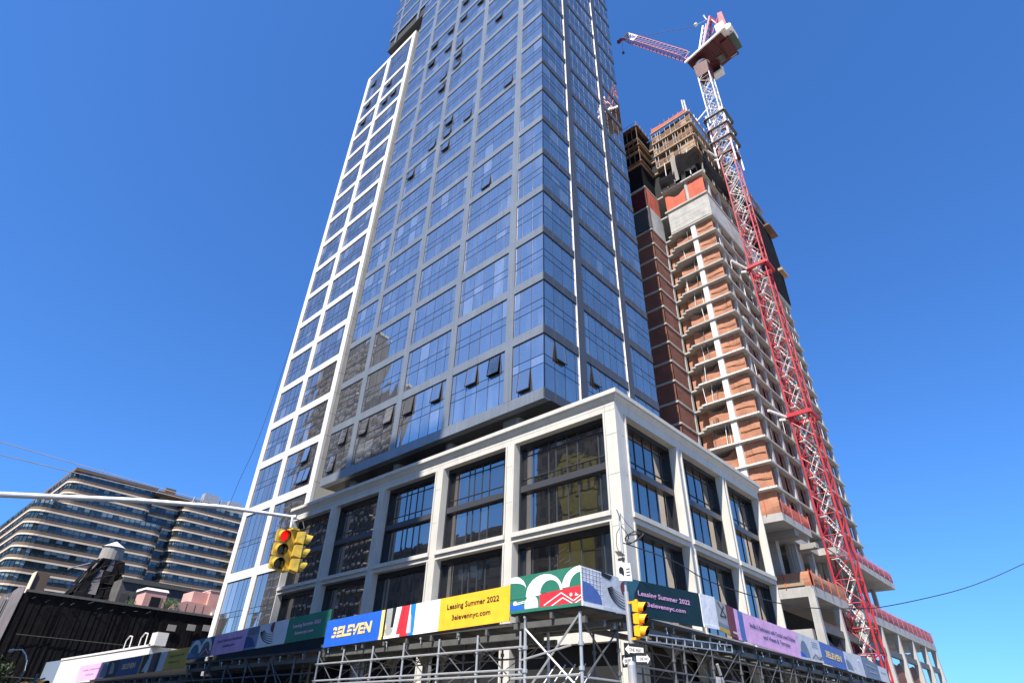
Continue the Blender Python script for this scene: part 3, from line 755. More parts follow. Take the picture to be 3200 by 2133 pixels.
# ------------------------------------------------------------------ tower crane
cr = thing('tower_crane', 'red and white lattice tower crane tied to the unfinished concrete tower', 'crane', (-18, 73.75, 0))
x0, x1, y0, y1 = -19.1, -16.85, 72.6, 74.9
P = 2.368; N = 47
def sec(i0, i1, mc, mb_):
    c = MB()
    for (x, y) in ((x0, y0), (x1, y0), (x1, y1), (x0, y1)):
        c.bar((x, y, i0 * P + 2), (x, y, i1 * P + 2), 0.18, mc)
    for i in range(i0, i1):
        z = i * P + 2; zz = z + P
        cs = [(x0, y0), (x1, y0), (x1, y1), (x0, y1)]
        for k in range(4):
            a = cs[k]; b = cs[(k + 1) % 4]
            c.tube((*a, zz), (*b, zz), 0.055, mb_, 5)
            if i % 2 == 0: c.tube((*a, z), (*b, zz), 0.05, mb_, 5)
            else: c.tube((*b, z), (*a, zz), 0.05, mb_, 5)
        # ladder and landing inside the mast
    return c
for i0 in range(0, N, 5):
    i1 = min(i0 + 5, N); z = i0 * P
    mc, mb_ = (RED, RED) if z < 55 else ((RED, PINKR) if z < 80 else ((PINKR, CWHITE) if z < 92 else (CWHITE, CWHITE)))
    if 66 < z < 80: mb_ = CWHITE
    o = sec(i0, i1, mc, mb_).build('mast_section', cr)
    c = MB()
    for i in range(i0, i1):
        z = i * P + 2; s = i % 2
        xa, xb = (-18.7, -17.4) if s else (-17.4, -18.7)
        c.bar((xa, 73.9, z), (xb, 73.9, z + P), 0.32, CWHITE, 0.10); c.bar((xb - 0.3, 73.6, z + P), (xb + 0.5, 73.6, z + P), 0.5, CWHITE, 0.05)
        for t in (0.25, 0.5, 0.75): c.tube((xa + (xb - xa) * t, 73.5, z + P * t), (xa + (xb - xa) * t, 74.3, z + P * t + 0.5), 0.03, CWHITE, 4)
        c.tube((xa, 73.5, z + 0.9), (xb, 73.5, z + P + 0.9), 0.035, CWHITE, 4)
    c.build('ladder', o)
for z in (36.0, 61.0, 87.2):
    c = MB(); e = 0.35
    for a, b in (((x0 - e, y0 - e), (x1 + e, y0 - e)), ((x1 + e, y0 - e), (x1 + e, y1 + e)), ((x1 + e, y1 + e), (x0 - e, y1 + e)), ((x0 - e, y1 + e), (x0 - e, y0 - e))):
        c.bar((*a, z), (*b, z), 0.35, RED if z < 80 else REDD, 0.5)
    c.build('collar', cr)
    c = MB()
    for yy, y2 in ((68.8, 72.4), (72.3, 73.0), (77.5, 75.2)): c.bar((-20.4, yy, z - 0.2), (-19.4, y2, z - 0.1), 0.28, CWHITE)
    c.build('tie_bars', cr)
c = MB(); random.seed(5)
for z in (90.5, 94.0, 97.5):                       # climbing frame platforms
    e = 0.8
    for a, b in (((x0 - e, y0 - e), (x1 + e, y0 - e)), ((x1 + e, y0 - e), (x1 + e, y1 + e)), ((x0 - e, y1 + e), (x1 + e, y1 + e)), ((x0 - e, y0 - e), (x0 - e, y1 + e))):
        c.bar((*a, z), (*b, z), 0.5, GALVD, 0.12)
        for t in range(6):
            p = Vector((*a, z)).lerp(Vector((*b, z)), t / 5); c.tube(p, p + Vector((0, 0, 1.1)), 0.035, GALV, 4)
        c.tube((*a, z + 1.1), (*b, z + 1.1), 0.035, GALV, 4)
for (x, y) in ((x0 - 0.4, y0 - 0.4), (x1 + 0.4, y0 - 0.4), (x1 + 0.4, y1 + 0.4), (x0 - 0.4, y1 + 0.4)): c.bar((x, y, 84), (x, y, 99), 0.22, CWHITE)
for z in (86, 89, 92, 95): c.bar((x0 - 0.4, y0 - 0.4, z), (x1 + 0.4, y0 - 0.4, z + 3), 0.14, CWHITE); c.bar((x1 + 0.4, y0 - 0.4, z), (x1 + 0.4, y1 + 0.4, z + 3), 0.14, CWHITE)
c.bar((x0 - 2.2, y0 - 0.5, 99.0), (x0, y0 - 0.5, 100.5), 0.2, CWHITE); c.bar((x0 - 2.2, y0 - 0.5, 99.0), (x0 - 2.2, y0 - 0.5, 100), 0.2, CWHITE)
c.build('climbing_frame', cr)
ZM = N * P + 2
c = MB(); c.hexa([(x0 - 0.1, y0 - 0.1, ZM - 1.5), (x1 + 0.1, y0 - 0.1, ZM - 1.5), (x1 + 0.1, y1 + 0.1, ZM - 1.5), (x0 - 0.1, y1 + 0.1, ZM - 1.5), (x0 - 0.3, y0 - 0.3, ZM + 2.5), (x1 + 0.3, y0 - 0.3, ZM + 2.5), (x1 + 0.3, y1 + 0.3, ZM + 2.5), (x0 - 0.3, y1 + 0.3, ZM + 2.5)], REDD)
c.tube((-18, 73.7, ZM + 2.5), (-18, 73.7, ZM + 3.2), 1.5, CWHITE, 16); c.build('slewing_unit', cr)
ZD = 117.4
c = MB(); c.prism([(-20.2, 71.7), (-12.3, 70.4), (-11.4, 76.7), (-15.8, 77.3), (-17.2, 76.2), (-20.0, 73.6)], ZD, ZD + 0.5, REDD)
c.bar((-20.6, 71.6, ZD + 0.3), (-12.0, 70.2, ZD + 0.3), 0.3, CWHITE, 0.55); c.bar((-19.9, 73.8, ZD + 0.3), (-11.4, 76.9, ZD + 0.3), 0.3, REDD, 0.7)
for t in (0.3, 0.5, 0.7): c.bar((-20.2 + 8.5 * t, 71.7 - 1.2 * t, ZD - 0.1), (-18.5 + 7 * t, 75 + 1.8 * t, ZD - 0.1), 0.25, REDD, 0.3)
c.build('machinery_deck', cr)
c = MB(); c.box(-13.2, -11.4, 72.2, 76.0, ZD - 0.4, ZD + 1.9, REDD); c.box(-15.2, -13.9, 74.6, 76.4, ZD - 0.15, ZD - 0.02, GALVD); c.box(-18.2, -16.4, 72.3, 73.6, ZD - 0.1, ZD - 0.02, REDD); c.box(-13.0, -11.6, 76.41, 76.5, ZD - 0.2, ZD + 1.2, CWHITE); c.build('counterweight', cr)
c = MB(); c.box(-12.9, -11.2, 70.2, 73.0, ZD + 0.5, ZD + 3.0, CWHITE); c.box(-11.4, -10.3, 72.4, 76.2, ZD + 0.2, ZD + 2.2, mat('dark_green_paint', (0.05, 0.09, 0.07), 0.5)); c.tube((-11.0, 71, ZD + 1.5), (-11.0, 74.5, ZD + 1.5), 0.9, CWHITE, 12); c.build('winch', cr)
c = MB(); c.box(-17.2, -15.2, 76.6, 78.0, ZD - 1.8, ZD + 0.6, CWHITE); c.box(-17.0, -15.4, 76.5, 76.59, ZD - 1.2, ZD + 0.1, BLACK); c.build('cab', cr)
apex = (-13.8, 73.7, 130.0)
c = MB()
for s in (-1, 1):
    c.bar((-16.9, 73.2 + 1.3 * s, ZD + 0.5), (apex[0], apex[1] + 0.4 * s, apex[2]), 0.34, PINKR); c.bar((-10.6, 73.2 + 1.3 * s, ZD + 0.5), (apex[0], apex[1] + 0.4 * s, apex[2]), 0.22, RED)
for t in range(1, 7):
    a = Vector((-16.9, 73.2 - 1.3, ZD + 0.5)).lerp(Vector(apex), t / 7); b = Vector((-16.9, 73.2 + 1.3, ZD + 0.5)).lerp(Vector(apex), t / 7); c.tube(a, b, 0.06, CWHITE, 5)
    c.tube(a, b + Vector((0.4, 0, 1.6)), 0.05, MAUVE, 5)
c.bar((-18.4, 73.0, ZD + 0.5), (-15.6, 73.4, 128.5), 0.3, CWHITE); c.bar((-17.7, 73.0, ZD + 0.5), (-14.9, 73.4, 128.5), 0.2, MAUVE)
for t in range(8): a = Vector((-18.4, 73.0, ZD + 0.5)).lerp(Vector((-15.6, 73.4, 128.5)), t / 8); c.tube(a, a + Vector((0.75, 0, 0.3)), 0.05, CWHITE, 4)
c.tube((-14.6, 73.7, 130.2), (-14.9, 73.7, 132.0), 0.12, CWHITE, 6); c.ball((-14.9, 73.7, 132.2), 0.25, CWHITE)
c.build('a_frame', cr)
c = MB()
for y in (71.4, 74.6): c.bar((-12.6, y, ZD + 1.5), (-11.6, y, 125.2), 0.25, RED); c.hexa([(-11.9, y - 0.2, 121), (-10.9, y - 0.2, 120.2), (-10.9, y + 0.2, 120.2), (-11.9, y + 0.2, 121), (-11.9, y - 0.2, 125.6), (-11.0, y - 0.2, 125.2), (-11.0, y + 0.2, 125.2), (-11.9, y + 0.2, 125.6)], RED)
c.bar((-13.9, 71.4, ZD + 3), (-11.6, 71.4, 125.2), 0.16, RED); c.build('back_stay_frame', cr)
# luffing jib
J0 = Vector((-20.2, 73.7, 120.6)); J1 = Vector((-34.0, 73.7, 146.2)); dj = (J1 - J0).normalized(); sj = Vector((0, 1, 0)); uj = dj.cross(sj).normalized()
if uj.z < 0: uj = -uj
c = MB()
def jp(t, s, h):
    wd = 1.0 if 0.08 < t < 0.95 else 0.4
    return J0.lerp(J1, t) + sj * s * wd * 1.0 + uj * h * 1.9 * (1.0 if 0.06 < t < 0.97 else 0.3)
n = 18
for k in range(n):
    t0, t1 = k / n, (k + 1) / n
    for s in (-1, 1): c.bar(jp(t0, s, 0), jp(t1, s, 0), 0.15, PINKR)
    c.bar(jp(t0, 0, 1), jp(t1, 0, 1), 0.16, PINKR)
    for s in (-1, 1): c.tube(jp(t0, s, 0), jp((t0 + t1) / 2, 0, 1), 0.07, MAUVE, 5); c.tube(jp((t0 + t1) / 2, 0, 1), jp(t1, s, 0), 0.07, MAUVE, 5)
    c.tube(jp(t0, -1, 0), jp(t1, 1, 0), 0.06, MAUVE, 5); c.tube(jp(t1, -1, 0), jp(t1, 1, 0), 0.06, PINKR, 5)
c.bar(J1, J1 + dj * 1.8 - uj * 0.4, 0.5, RED); c.ball(J1 + dj * 1.4 - uj * 1.0, 0.55, REDD)
c.build('jib', cr)
c = MB()
a = J1 - dj * 6.2 - sj * 1.12
q = [a - uj * 0.2, a + dj * 5.4 - uj * 0.2, a + dj * 5.4 + uj * 1.3, a + uj * 1.3]
b_ = Vector((0, -0.06, 0))
c.hexa([q[0], q[0] + b_, q[1] + b_, q[1], q[3], q[3] + b_, q[2] + b_, q[2]], CWHITE)
c.build('name_board', cr)
c = MB(); bl = mat('board_blue', (0.05, 0.06, 0.35), 0.5)
for k in range(3): p0 = q[0] + b_ * 1.3 + dj * (4.6 - 0.0 - k * 0.75 + 0.0); c.bar(p0 + uj * 0.15, p0 + uj * 1.3, 0.12, REDD)
put_text(c, 'Mise', lambda x, y: q[0] + b_ * 1.4 + dj * (0.3 + 2.6 * (1 - x) - 0.0) * 1.0 + uj * (0.2 + 1.0 * (1 - y)), bl, bold=0.03)
c.build('jib_lettering', cr)
c = MB(); c.tube(J1, (-17.4, 73.7, 131.1), 0.05, REDD, 5); c.tube((-16.6, 73.7, 131.0), apex, 0.02, CWHITE, 4); c.build('luffing_rope', cr)
c = MB(); c.ball((-17.0, 73.7, 131.3), 0.42, mat('pale_yellow', (0.75, 0.72, 0.45), 0.5)); c.build('pulley_block', cr)
c = MB(); c.tube(J1 + dj * 1.5, (-34.8, 73.7, 141.3), 0.03, REDD, 5); c.ball((-34.8, 73.7, 141.0), 0.35, REDD, sz=1.3); c.build('hook_block', cr)

# ------------------------------------------------------------------ far office building with ribbon windows
ob_ = thing('ribbon_window_building', 'long brown and cream warehouse block with curved corners and ribbon windows behind the dark netting', 'building', (-275, 70, 0))
def outline(xf, ya, yb, xb, r, n=6):
    """corner at (xf, ya) rounded; front runs along y"""
    P = [(xb, ya)]
    for i in range(n + 1): a = R(-90 + 90 * i / n); P.append((xf - r + r * math.cos(a), ya + r + r * math.sin(a)))
    for i in range(n + 1): a = R(90 * i / n); P.append((xf - r * 0.6 + r * 0.6 * math.cos(a), yb - r * 0.6 + r * 0.6 * math.sin(a)))
    P.append((xb, yb)); return P
def wallstrip(mb, P, z0, z1, mt, off=0.0, pitch=None, mt2=None, closed=False):
    pts = [Vector((x, y, 0)) for x, y in P]
    for i in range(len(pts) - 1):
        a, b = pts[i], pts[i + 1]; d = b - a; L = d.length
        if L < 0.05: continue
        nrm = Vector((d.y, -d.x, 0)).normalized() * off
        k = max(1, int(round(L / pitch))) if pitch else 1
        for j in range(k):
            p = a + d * (j / k) + nrm; q = a + d * ((j + 1) / k) + nrm
            if mt2:
                hi = random.uniform(0.35, 0.6); zz = z0 + (z1 - z0) * (1 - hi)
                br = random.random()
                mb.face([(p.x, p.y, z0), (q.x, q.y, z0), (q.x, q.y, zz), (p.x, p.y, zz)], mt, 0.15 + 0.2 * br)
                mb.face([(p.x, p.y, zz), (q.x, q.y, zz), (q.x, q.y, z1), (p.x, p.y, z1)], mt2 if br > 0.35 else mt, br)
            else: mb.face([(p.x, p.y, z0), (q.x, q.y, z0), (q.x, q.y, z1), (p.x, p.y, z1)], mt)
BLIND = mat('drawn_blind_glass', (0.17, 0.24, 0.27), 0.25, noise=0.25, nscale=0.3)
MULL = mat('mullion_dark', (0.02, 0.024, 0.027), 0.5)
def wing(xf, ya, yb, xb, z0, nf, r, fh=3.93, name='floor'):
    Po = outline(xf, ya, yb, xb, r)
    c = MB(); c.prism([(x - 0.0, y) for x, y in outline(xf - 0.35, ya + 0.35, yb - 0.1, xb, r)], 0, z0 + nf * fh, MULL); c.build('core', ob_)
    for k in range(nf):
        zb = z0 + k * fh
        w = MB(); wallstrip(w, Po, zb + 1.45, zb + fh - 0.1, G_B, -0.25, 1.9, BLIND)
        pts = [Vector((x, y, 0)) for x, y in Po]
        for i in range(len(pts) - 1):
            a, b = pts[i], pts[i + 1]; d = b - a; n_ = max(1, int(round(d.length / 1.9)))
            for j in range(n_):
                p = a + d * (j / n_); w.box(p.x - 0.3, p.x - 0.16, p.y - 0.06, p.y + 0.06, zb + 1.45, zb + fh - 0.1, MULL)
        w.build('ribbon_window', ob_)
        s = MB(); wallstrip(s, Po, zb + 0.45, zb + 1.45, BRICK, 0.0); wallstrip(s, Po, zb - 0.1, zb + 0.45, CREAM, 0.10)
        s.prism([(x, y) for x, y in Po], zb + 1.38, zb + 1.44, BRICK); s.prism([(x, y) for x, y in Po], zb - 0.08, zb - 0.02, CREAM)
        s.build('brick_band', ob_)
    return Po
random.seed(21)
wing(-250, 32.2, 74.0, -330, 0.7, 16, 5.0)
Po = wing(-250.5, 38.8, 67.5, -330, 63.6, 3, 4.0)
wing(-256.0, 68, 80, -330, 0.7, 19, 0.6)
wing(-251.5, 78.5, 104.5, -330, 0.7, 19, 3.0)
wing(-243.0, 103.5, 140, -330, 0.7, 17, 0.8)
c = MB(); c.box(-330, -250.3, 39.0, 67.3, 75.4, 76.5, BRICK); c.box(-330, -252, 68, 104, 75.3, 76.4, BRICK); c.build('parapet', ob_)
c = MB(); c.box(-256, -252.5, 85.5, 91.5, 76.4, 80.4, GALV); c.box(-255, -252, 96.0, 101.5, 74.5, 79.8, GALV); c.box(-258, -253, 88, 104, 76.4, 77.6, GALV); c.box(-252, -251.8, 85, 103, 74.6, 76.2, CONC); 
for k in range(14):
    y = random.uniform(42, 102); c.tube((-252, y, 76), (-252, y + 0.2, 76 + random.uniform(1.5, 3.5)), 0.12, CONC_D, 5)
c.box(-262, -258, 72, 76, 76, 80, BRICK); c.box(-254, -252, 92.5, 95, 76.4, 79, GALV)
c.build('rooftop_unit', ob_)

# ------------------------------------------------------------------ netted building, lower left
nb = thing('netted_building', 'low building wrapped in black debris netting behind the sidewalk shed', 'building', (-118, 32, 0))
NBX = Face('X', -110.0); NBY = Face('Y', 18.0)
c = MB(); c.box(-150, -110.2, 18.2, 60, 0, 16.4, NETB); c.build('wrapped_wall', nb)
c = MB(); random.seed(9)
u = 18.0
while u < 47:
    w_ = random.uniform(0.5, 0.9); d = random.uniform(0.02, 0.3)
    c.face([NBX.pt(u, 0, d), NBX.pt(u + w_, 0, d + 0.12), NBX.pt(u + w_, 16.5 - (u - 18) * 0.005, 0.12), NBX.pt(u, 16.5, d)], NETB); u += w_
c.build('pleated_netting', nb)
c = MB(); n = 26
for i in range(n):
    xa = -150 + 40 * i / n; xb = -150 + 40 * (i + 1) / n; d1 = random.uniform(0, 0.6); d2 = random.uniform(0, 0.6)
    c.face([(xa, 18 - d1, 0), (xb, 18 - d2, 0), (xb, 18.0 - d2 * 0.4, 17.4 + random.uniform(-0.3, 0.3)), (xa, 18 - d1 * 0.4, 17.2)], NETG)
c.build('grey_netting', nb)
c = MB(); c.box(-110.2, -109.6, 18, 60, 16.3, 16.62, SHEDB)
for k in range(10): y = 19 + k * 1.7 + random.uniform(-0.3, 0.3); zz = 15.5 + random.uniform(-0.4, 0.4); c.tube((-109.7, y, zz), (-109.4, y + random.uniform(0.2, 0.6), zz + random.uniform(0.0, 0.4)), random.uniform(0.02, 0.04), GALVD, 4)
for z in (6, 11): c.tube((-109.6, 19, z), (-109.6, 46, z), 0.04, SHEDB, 5)
for y in (29, 38, 26): c.tube((-109.6, y, 2), (-109.6, y + 0.6, 7.5), 0.07, GALV, 5)
for y, z in ((38, 13.6), (41, 14), (43.5, 14.2), (45.5, 13.8)): c.box(-109.6, -109.5, y, y + 1.3, z, z + 0.9, CONC_D)
c.build('scaffold_rail', nb)
tk = thing('water_tank_tower', 'grey conical roofed water tank on a black netted tower', 'water tank', (-140, 29, 0))
c = MB(); random.seed(4)
bp_ = [(-146, 23), (-132, 23), (-132, 41), (-146, 41)]; tp_ = [(-142, 31.8), (-136.9, 31.8), (-136.9, 35.6), (-142, 35.6)]
lv = 6
for i in range(lv):
    t0, t1 = i / lv, (i + 1) / lv
    for k in range(4):
        a, b = bp_[k], bp_[(k + 1) % 4]; a2, b2 = tp_[k], tp_[(k + 1) % 4]
        mix = lambda p, q, t: (p[0] + (q[0] - p[0]) * (t ** 0.5) + random.uniform(-0.25, 0.25), p[1] + (q[1] - p[1]) * (t ** 0.5) + random.uniform(-0.25, 0.25))
        A0 = mix(a, a2, t0); B0 = mix(b, b2, t0); A1 = mix(a, a2, t1); B1 = mix(b, b2, t1)
        
        for q_ in range(5):
            L_ = lambda P_, Q_, t_: (P_[0] + (Q_[0] - P_[0]) * t_ + random.uniform(-0.25, 0.25), P_[1] + (Q_[1] - P_[1]) * t_ + random.uniform(-0.25, 0.25))
            e0, e1 = q_ / 5, (q_ + 1) / 5
            c.face([(*L_(A0, B0, e0), 14 + 13.5 * t0), (*L_(A0, B0, e1), 14 + 13.5 * t0), (*L_(A1, B1, e1), 14 + 13.5 * t1), (*L_(A1, B1, e0), 14 + 13.5 * t1)], NETB if random.random() < 0.75 else NETG)
        if k in (1, 2): c.tube((*A0, 14 + 13.5 * t0), (*B1, 14 + 13.5 * t1), 0.05, GALVD, 4); c.tube((*A0, 14 + 13.5 * t0), (*B0, 14 + 13.5 * t0), 0.05, GALVD, 4)
c.box(-143.5, -134.5, 23, 37, 14, 20, NETB); c.box(-142, -137, 31.5, 35.6, 18, 27.0, NETB)
c.build('netted_base', tk)
c = MB(); c.tube((-139.5, 33.7, 27.6), (-139.5, 33.7, 30.0), 2.05, CONC_D, 18, 1.95); c.build('tank', tk, smooth=False)
c = MB(); c.tube((-139.5, 33.7, 30.0), (-139.5, 33.7, 31.3), 2.2, CWHITE, 18, 0.05); c.build('conical_roof', tk)
c = MB()
for dx in (-1.4, 1.4):
    for dy in (-1.4, 1.4): c.bar((-139.5 + dx, 33.7 + dy, 14), (-139.5 + dx, 33.7 + dy, 27.6), 0.25, SHEDB)
for z in (19, 23, 27): c.box(-141.2, -137.8, 32.1, 35.3, z, z + 0.25, SHEDB)
c.tube((-141, 31, 26.8), (-136.5, 27.0, 24.5), 0.14, GALV, 6); c.build('frame', tk)
hb = thing('dark_stone_building', 'dark grey stone building half seen between black netting and pink rooftops', 'building', (-135, 42, 0))
c = MB(); c.box(-150, -131, 35, 55, 0, 23.5, mat('dark_stone', (0.10, 0.095, 0.09), 0.9, noise=0.3, nscale=0.8, bump=0.2, bscale=2)); c.build('wall', hb)
c = MB(); c.box(-131.3, -130.7, 35, 55.2, 23.0, 23.8, SHEDB); 
for k in range(10): c.box(-131.02, -130.9, 35.5 + k * 2, 36.9 + k * 2, 19.5, 21, mat('shadowed_stone', (0.06, 0.058, 0.055), 0.9))
c.build('cornice', hb)
hb2 = tag((lambda c: (c.box(-129, -126.6, 21.0, 23.0, 0, 21.6, BRICK), c.box(-128.95, -126.5, 21.1, 22.9, 15.0, 18.6, CONC_D), c.box(-129.05, -126.4, 20.9, 20.99, 15, 21.7, CREAM), c.build('brown_chimney_block', origin=(-126, 28, 0)))[-1])(MB()), 'narrow brown brick rooftop stack with pale band, left of the black netted tower', 'chimney block')
# pink rooftop houses
pk = thing('pink_roof_house', 'small pink rooftop house with one dark square window, leftmost of the pink roof houses', 'rooftop house', (-114, 37.5, 16.4), 'pink rooftop houses')
c = MB(); c.box(-116, -112, 33.9, 37.2, 14.5, 19.3, PINKW); c.build('wall', pk)
c = MB(); c.hexa([(-116.1, 33.6, 19.3), (-111.9, 33.6, 19.3), (-111.9, 37.4, 19.3), (-116.1, 37.4, 19.3), (-116.1, 33.7, 19.7), (-112.2, 33.9, 19.7), (-112.2, 37.2, 19.7), (-116.1, 37.2, 19.7)], WHITE); c.build('roof', pk)
c = MB(); c.box(-111.99, -111.9, 34.9, 36.4, 16.9, 18.4, BLACK); c.box(-111.98, -111.94, 34.7, 36.6, 16.7, 18.6, PINKW); c.build('window', pk)
pk = thing('pink_stair_house', 'tall boxy pink stair house standing on a curved pink roof', 'rooftop house', (-116, 45, 16.4), 'pink rooftop houses')
c = MB(); c.box(-118, -113.5, 41.8, 44.4, 16.4, 20.5, PINKW); c.box(-119, -113.0, 44.4, 46.8, 16.4, 20.9, PINKW); c.build('wall', pk)
c = MB(); c.box(-119.1, -112.9, 44.3, 46.9, 20.9, 21.0, WHITE); c.build('roof', pk)
pk = thing('pink_curved_roof', 'low pink rooftop volume with rounded striped side and a white framed window', 'rooftop house', (-112, 40, 16.4), 'pink rooftop houses')
c = MB(); P_ = [(37.6, 14.5), (37.8, 16.6), (38.6, 17.8), (40.2, 18.4), (44.5, 18.2), (46.5, 16.9), (46.5, 14.5)]
bb = len(c.v)
for i in range(len(P_) - 1):
    (ya, za), (yb, zb) = P_[i], P_[i + 1]; c.face([(-110.9, ya, za), (-110.9, yb, zb), (-116, yb, zb), (-116, ya, za)], PINKW)
c.face([(-110.9, y, z) for y, z in P_], PINKW); c.build('roof', pk)
c = MB(); 
for y in (38.3, 38.9): c.box(-110.89, -110.86, y, y + 0.25, 15, 17.2, WHITE)
for y in (40.3, 41.7, 43.1): c.box(-110.89, -110.86, y, y + 0.06, 14.5, 18.1, BRICK)
c.build('stripes', pk)
c = MB(); c.box(-110.88, -110.3, 44.6, 46.4, 15.1, 17.2, WHITE); c.box(-110.3, -110.2, 44.9, 46.1, 15.5, 16.9, MULL); c.build('window', pk)
wh = thing('white_low_wall', 'white panel wall of a low building behind the farthest sidewalk shed', 'low building', (-92, 24.5, 0))
c = MB(); c.box(-103, -72, 24.0, 30, 0, 7.95, WHITE); c.build('wall', wh)
c = MB(); c.hexa([(-115, 23.8, 0), (-103.02, 24.0, 0), (-103.02, 30, 0), (-115, 30, 0), (-115, 23.8, 8.0), (-103.02, 24.0, 8.0), (-103.02, 30, 8.0), (-115, 30, 8.0)], mat('blue_shade_panel', (0.17, 0.22, 0.30), 0.6)); c.build('shaded_wall_end', wh)  # same white wall, the shade on it painted as blue-grey
c = MB(); c.box(-103, -72, 23.9, 24.0, 7.95, 8.15, CWHITE)
for x in (-80.5, -76): c.path([(x, 24.1, 8.0), (x, 24.1, 9.0), (x + 0.7, 24.1, 9.4), (x + 1.6, 24.1, 9.3), (x + 1.8, 24.1, 8.0)], 0.06, CWHITE, 6)
c.box(-72.5, -71, 23.9, 25, 8, 9.2, CWHITE); c.build('roof_trim', wh)

# ------------------------------------------------------------------ trees and plants
def tree(name, label, cat, x, y, z, h, r, n, mt, tr=0.25, seed=1, flat=0.8):
    random.seed(seed); t = thing(name, label, cat, (x, y, z))
    if tr:
        c = MB(); c.tube((x, y, z), (x + 0.1, y, z + h * 0.45), tr, BARK, 8, tr * 0.6)
        for k in range(6):
            a = k * 1.05; c.tube((x, y, z + h * (0.35 + 0.04 * k)), (x + r * 0.6 * math.cos(a), y + r * 0.6 * math.sin(a), z + h * (0.6 + 0.05 * k)), tr * 0.35, BARK, 6, 0.03)
        c.build('trunk', t)
    c = MB(); cl = []
    for k in range(26):
        a = random.uniform(0, 6.28); rr = r * random.uniform(0.2, 0.85); cl.append((x + rr * math.cos(a), y + rr * math.sin(a), z + h * random.uniform(0.42, 0.95), r * random.uniform(0.22, 0.42)))
    for i in range(n):
        cx, cy, cz, cr_ = random.choice(cl); v = Vector((random.gauss(0, 1), random.gauss(0, 1), random.gauss(0, 1))).normalized() * cr_ * random.uniform(0.5, 1)
        p = Vector((cx, cy, cz)) + v; s = random.uniform(0.5, 1.1) * r * 0.05
        a = Vector((random.gauss(0, 1), random.gauss(0, 1), random.gauss(0, 1))).normalized(); b = a.orthogonal().normalized(); a = a * s; b = b * s * 0.6
        c.face([p - a, p - b, p + a, p + b], mt)
    c.build('crown', t); return t
tree('street_tree', 'dark leafy tree in deep shade at the lower left corner', 'tree', -87, 11.2, 0, 6.4, 4.6, 9000, LEAFD, 0.3, 2)
tree('rooftop_shrub', 'round green shrub between two pink rooftop houses', 'shrub', -111, 38.0, 15.8, 2.4, 1.4, 1500, LEAF, 0, 3)
tree('rooftop_vine', 'small bright green plant on the netted roof edge, left of the pink houses', 'shrub', -111, 32.0, 15.6, 1.6, 1.2, 900, LEAF, 0, 4)

# ------------------------------------------------------------------ sidewalk sheds
CB = {k: mat('banner_' + k, v, 0.6, noise=0.10, nscale=1.2, bump=0.35, bscale=1.6, spec=0.2, streak=0.08) for k, v in dict(
    blue=(0.02, 0.115, 0.56), yellow=(0.84, 0.47, 0.035), green=(0.03, 0.17, 0.115), red=(0.55, 0.035, 0.05), white=(0.80, 0.80, 0.80), cream=(0.86, 0.62, 0.22),
    grey=(0.33, 0.34, 0.33), black=(0.02, 0.022, 0.025), pink=(0.72, 0.42, 0.66), dgreen=(0.006, 0.032, 0.038), lgrey=(0.55, 0.57, 0.60), maroon=(0.17, 0.045, 0.06), navy=(0.035, 0.06, 0.20),
    blue2=(0.09, 0.16, 0.42), steel=(0.16, 0.21, 0.29), ochre=(0.50, 0.34, 0.05), lilac=(0.50, 0.32, 0.52), rose=(0.85, 0.45, 0.70), azure=(0.02, 0.22, 0.62), teal=(0.04, 0.13, 0.17), brown=(0.12, 0.05, 0.05)).items()}
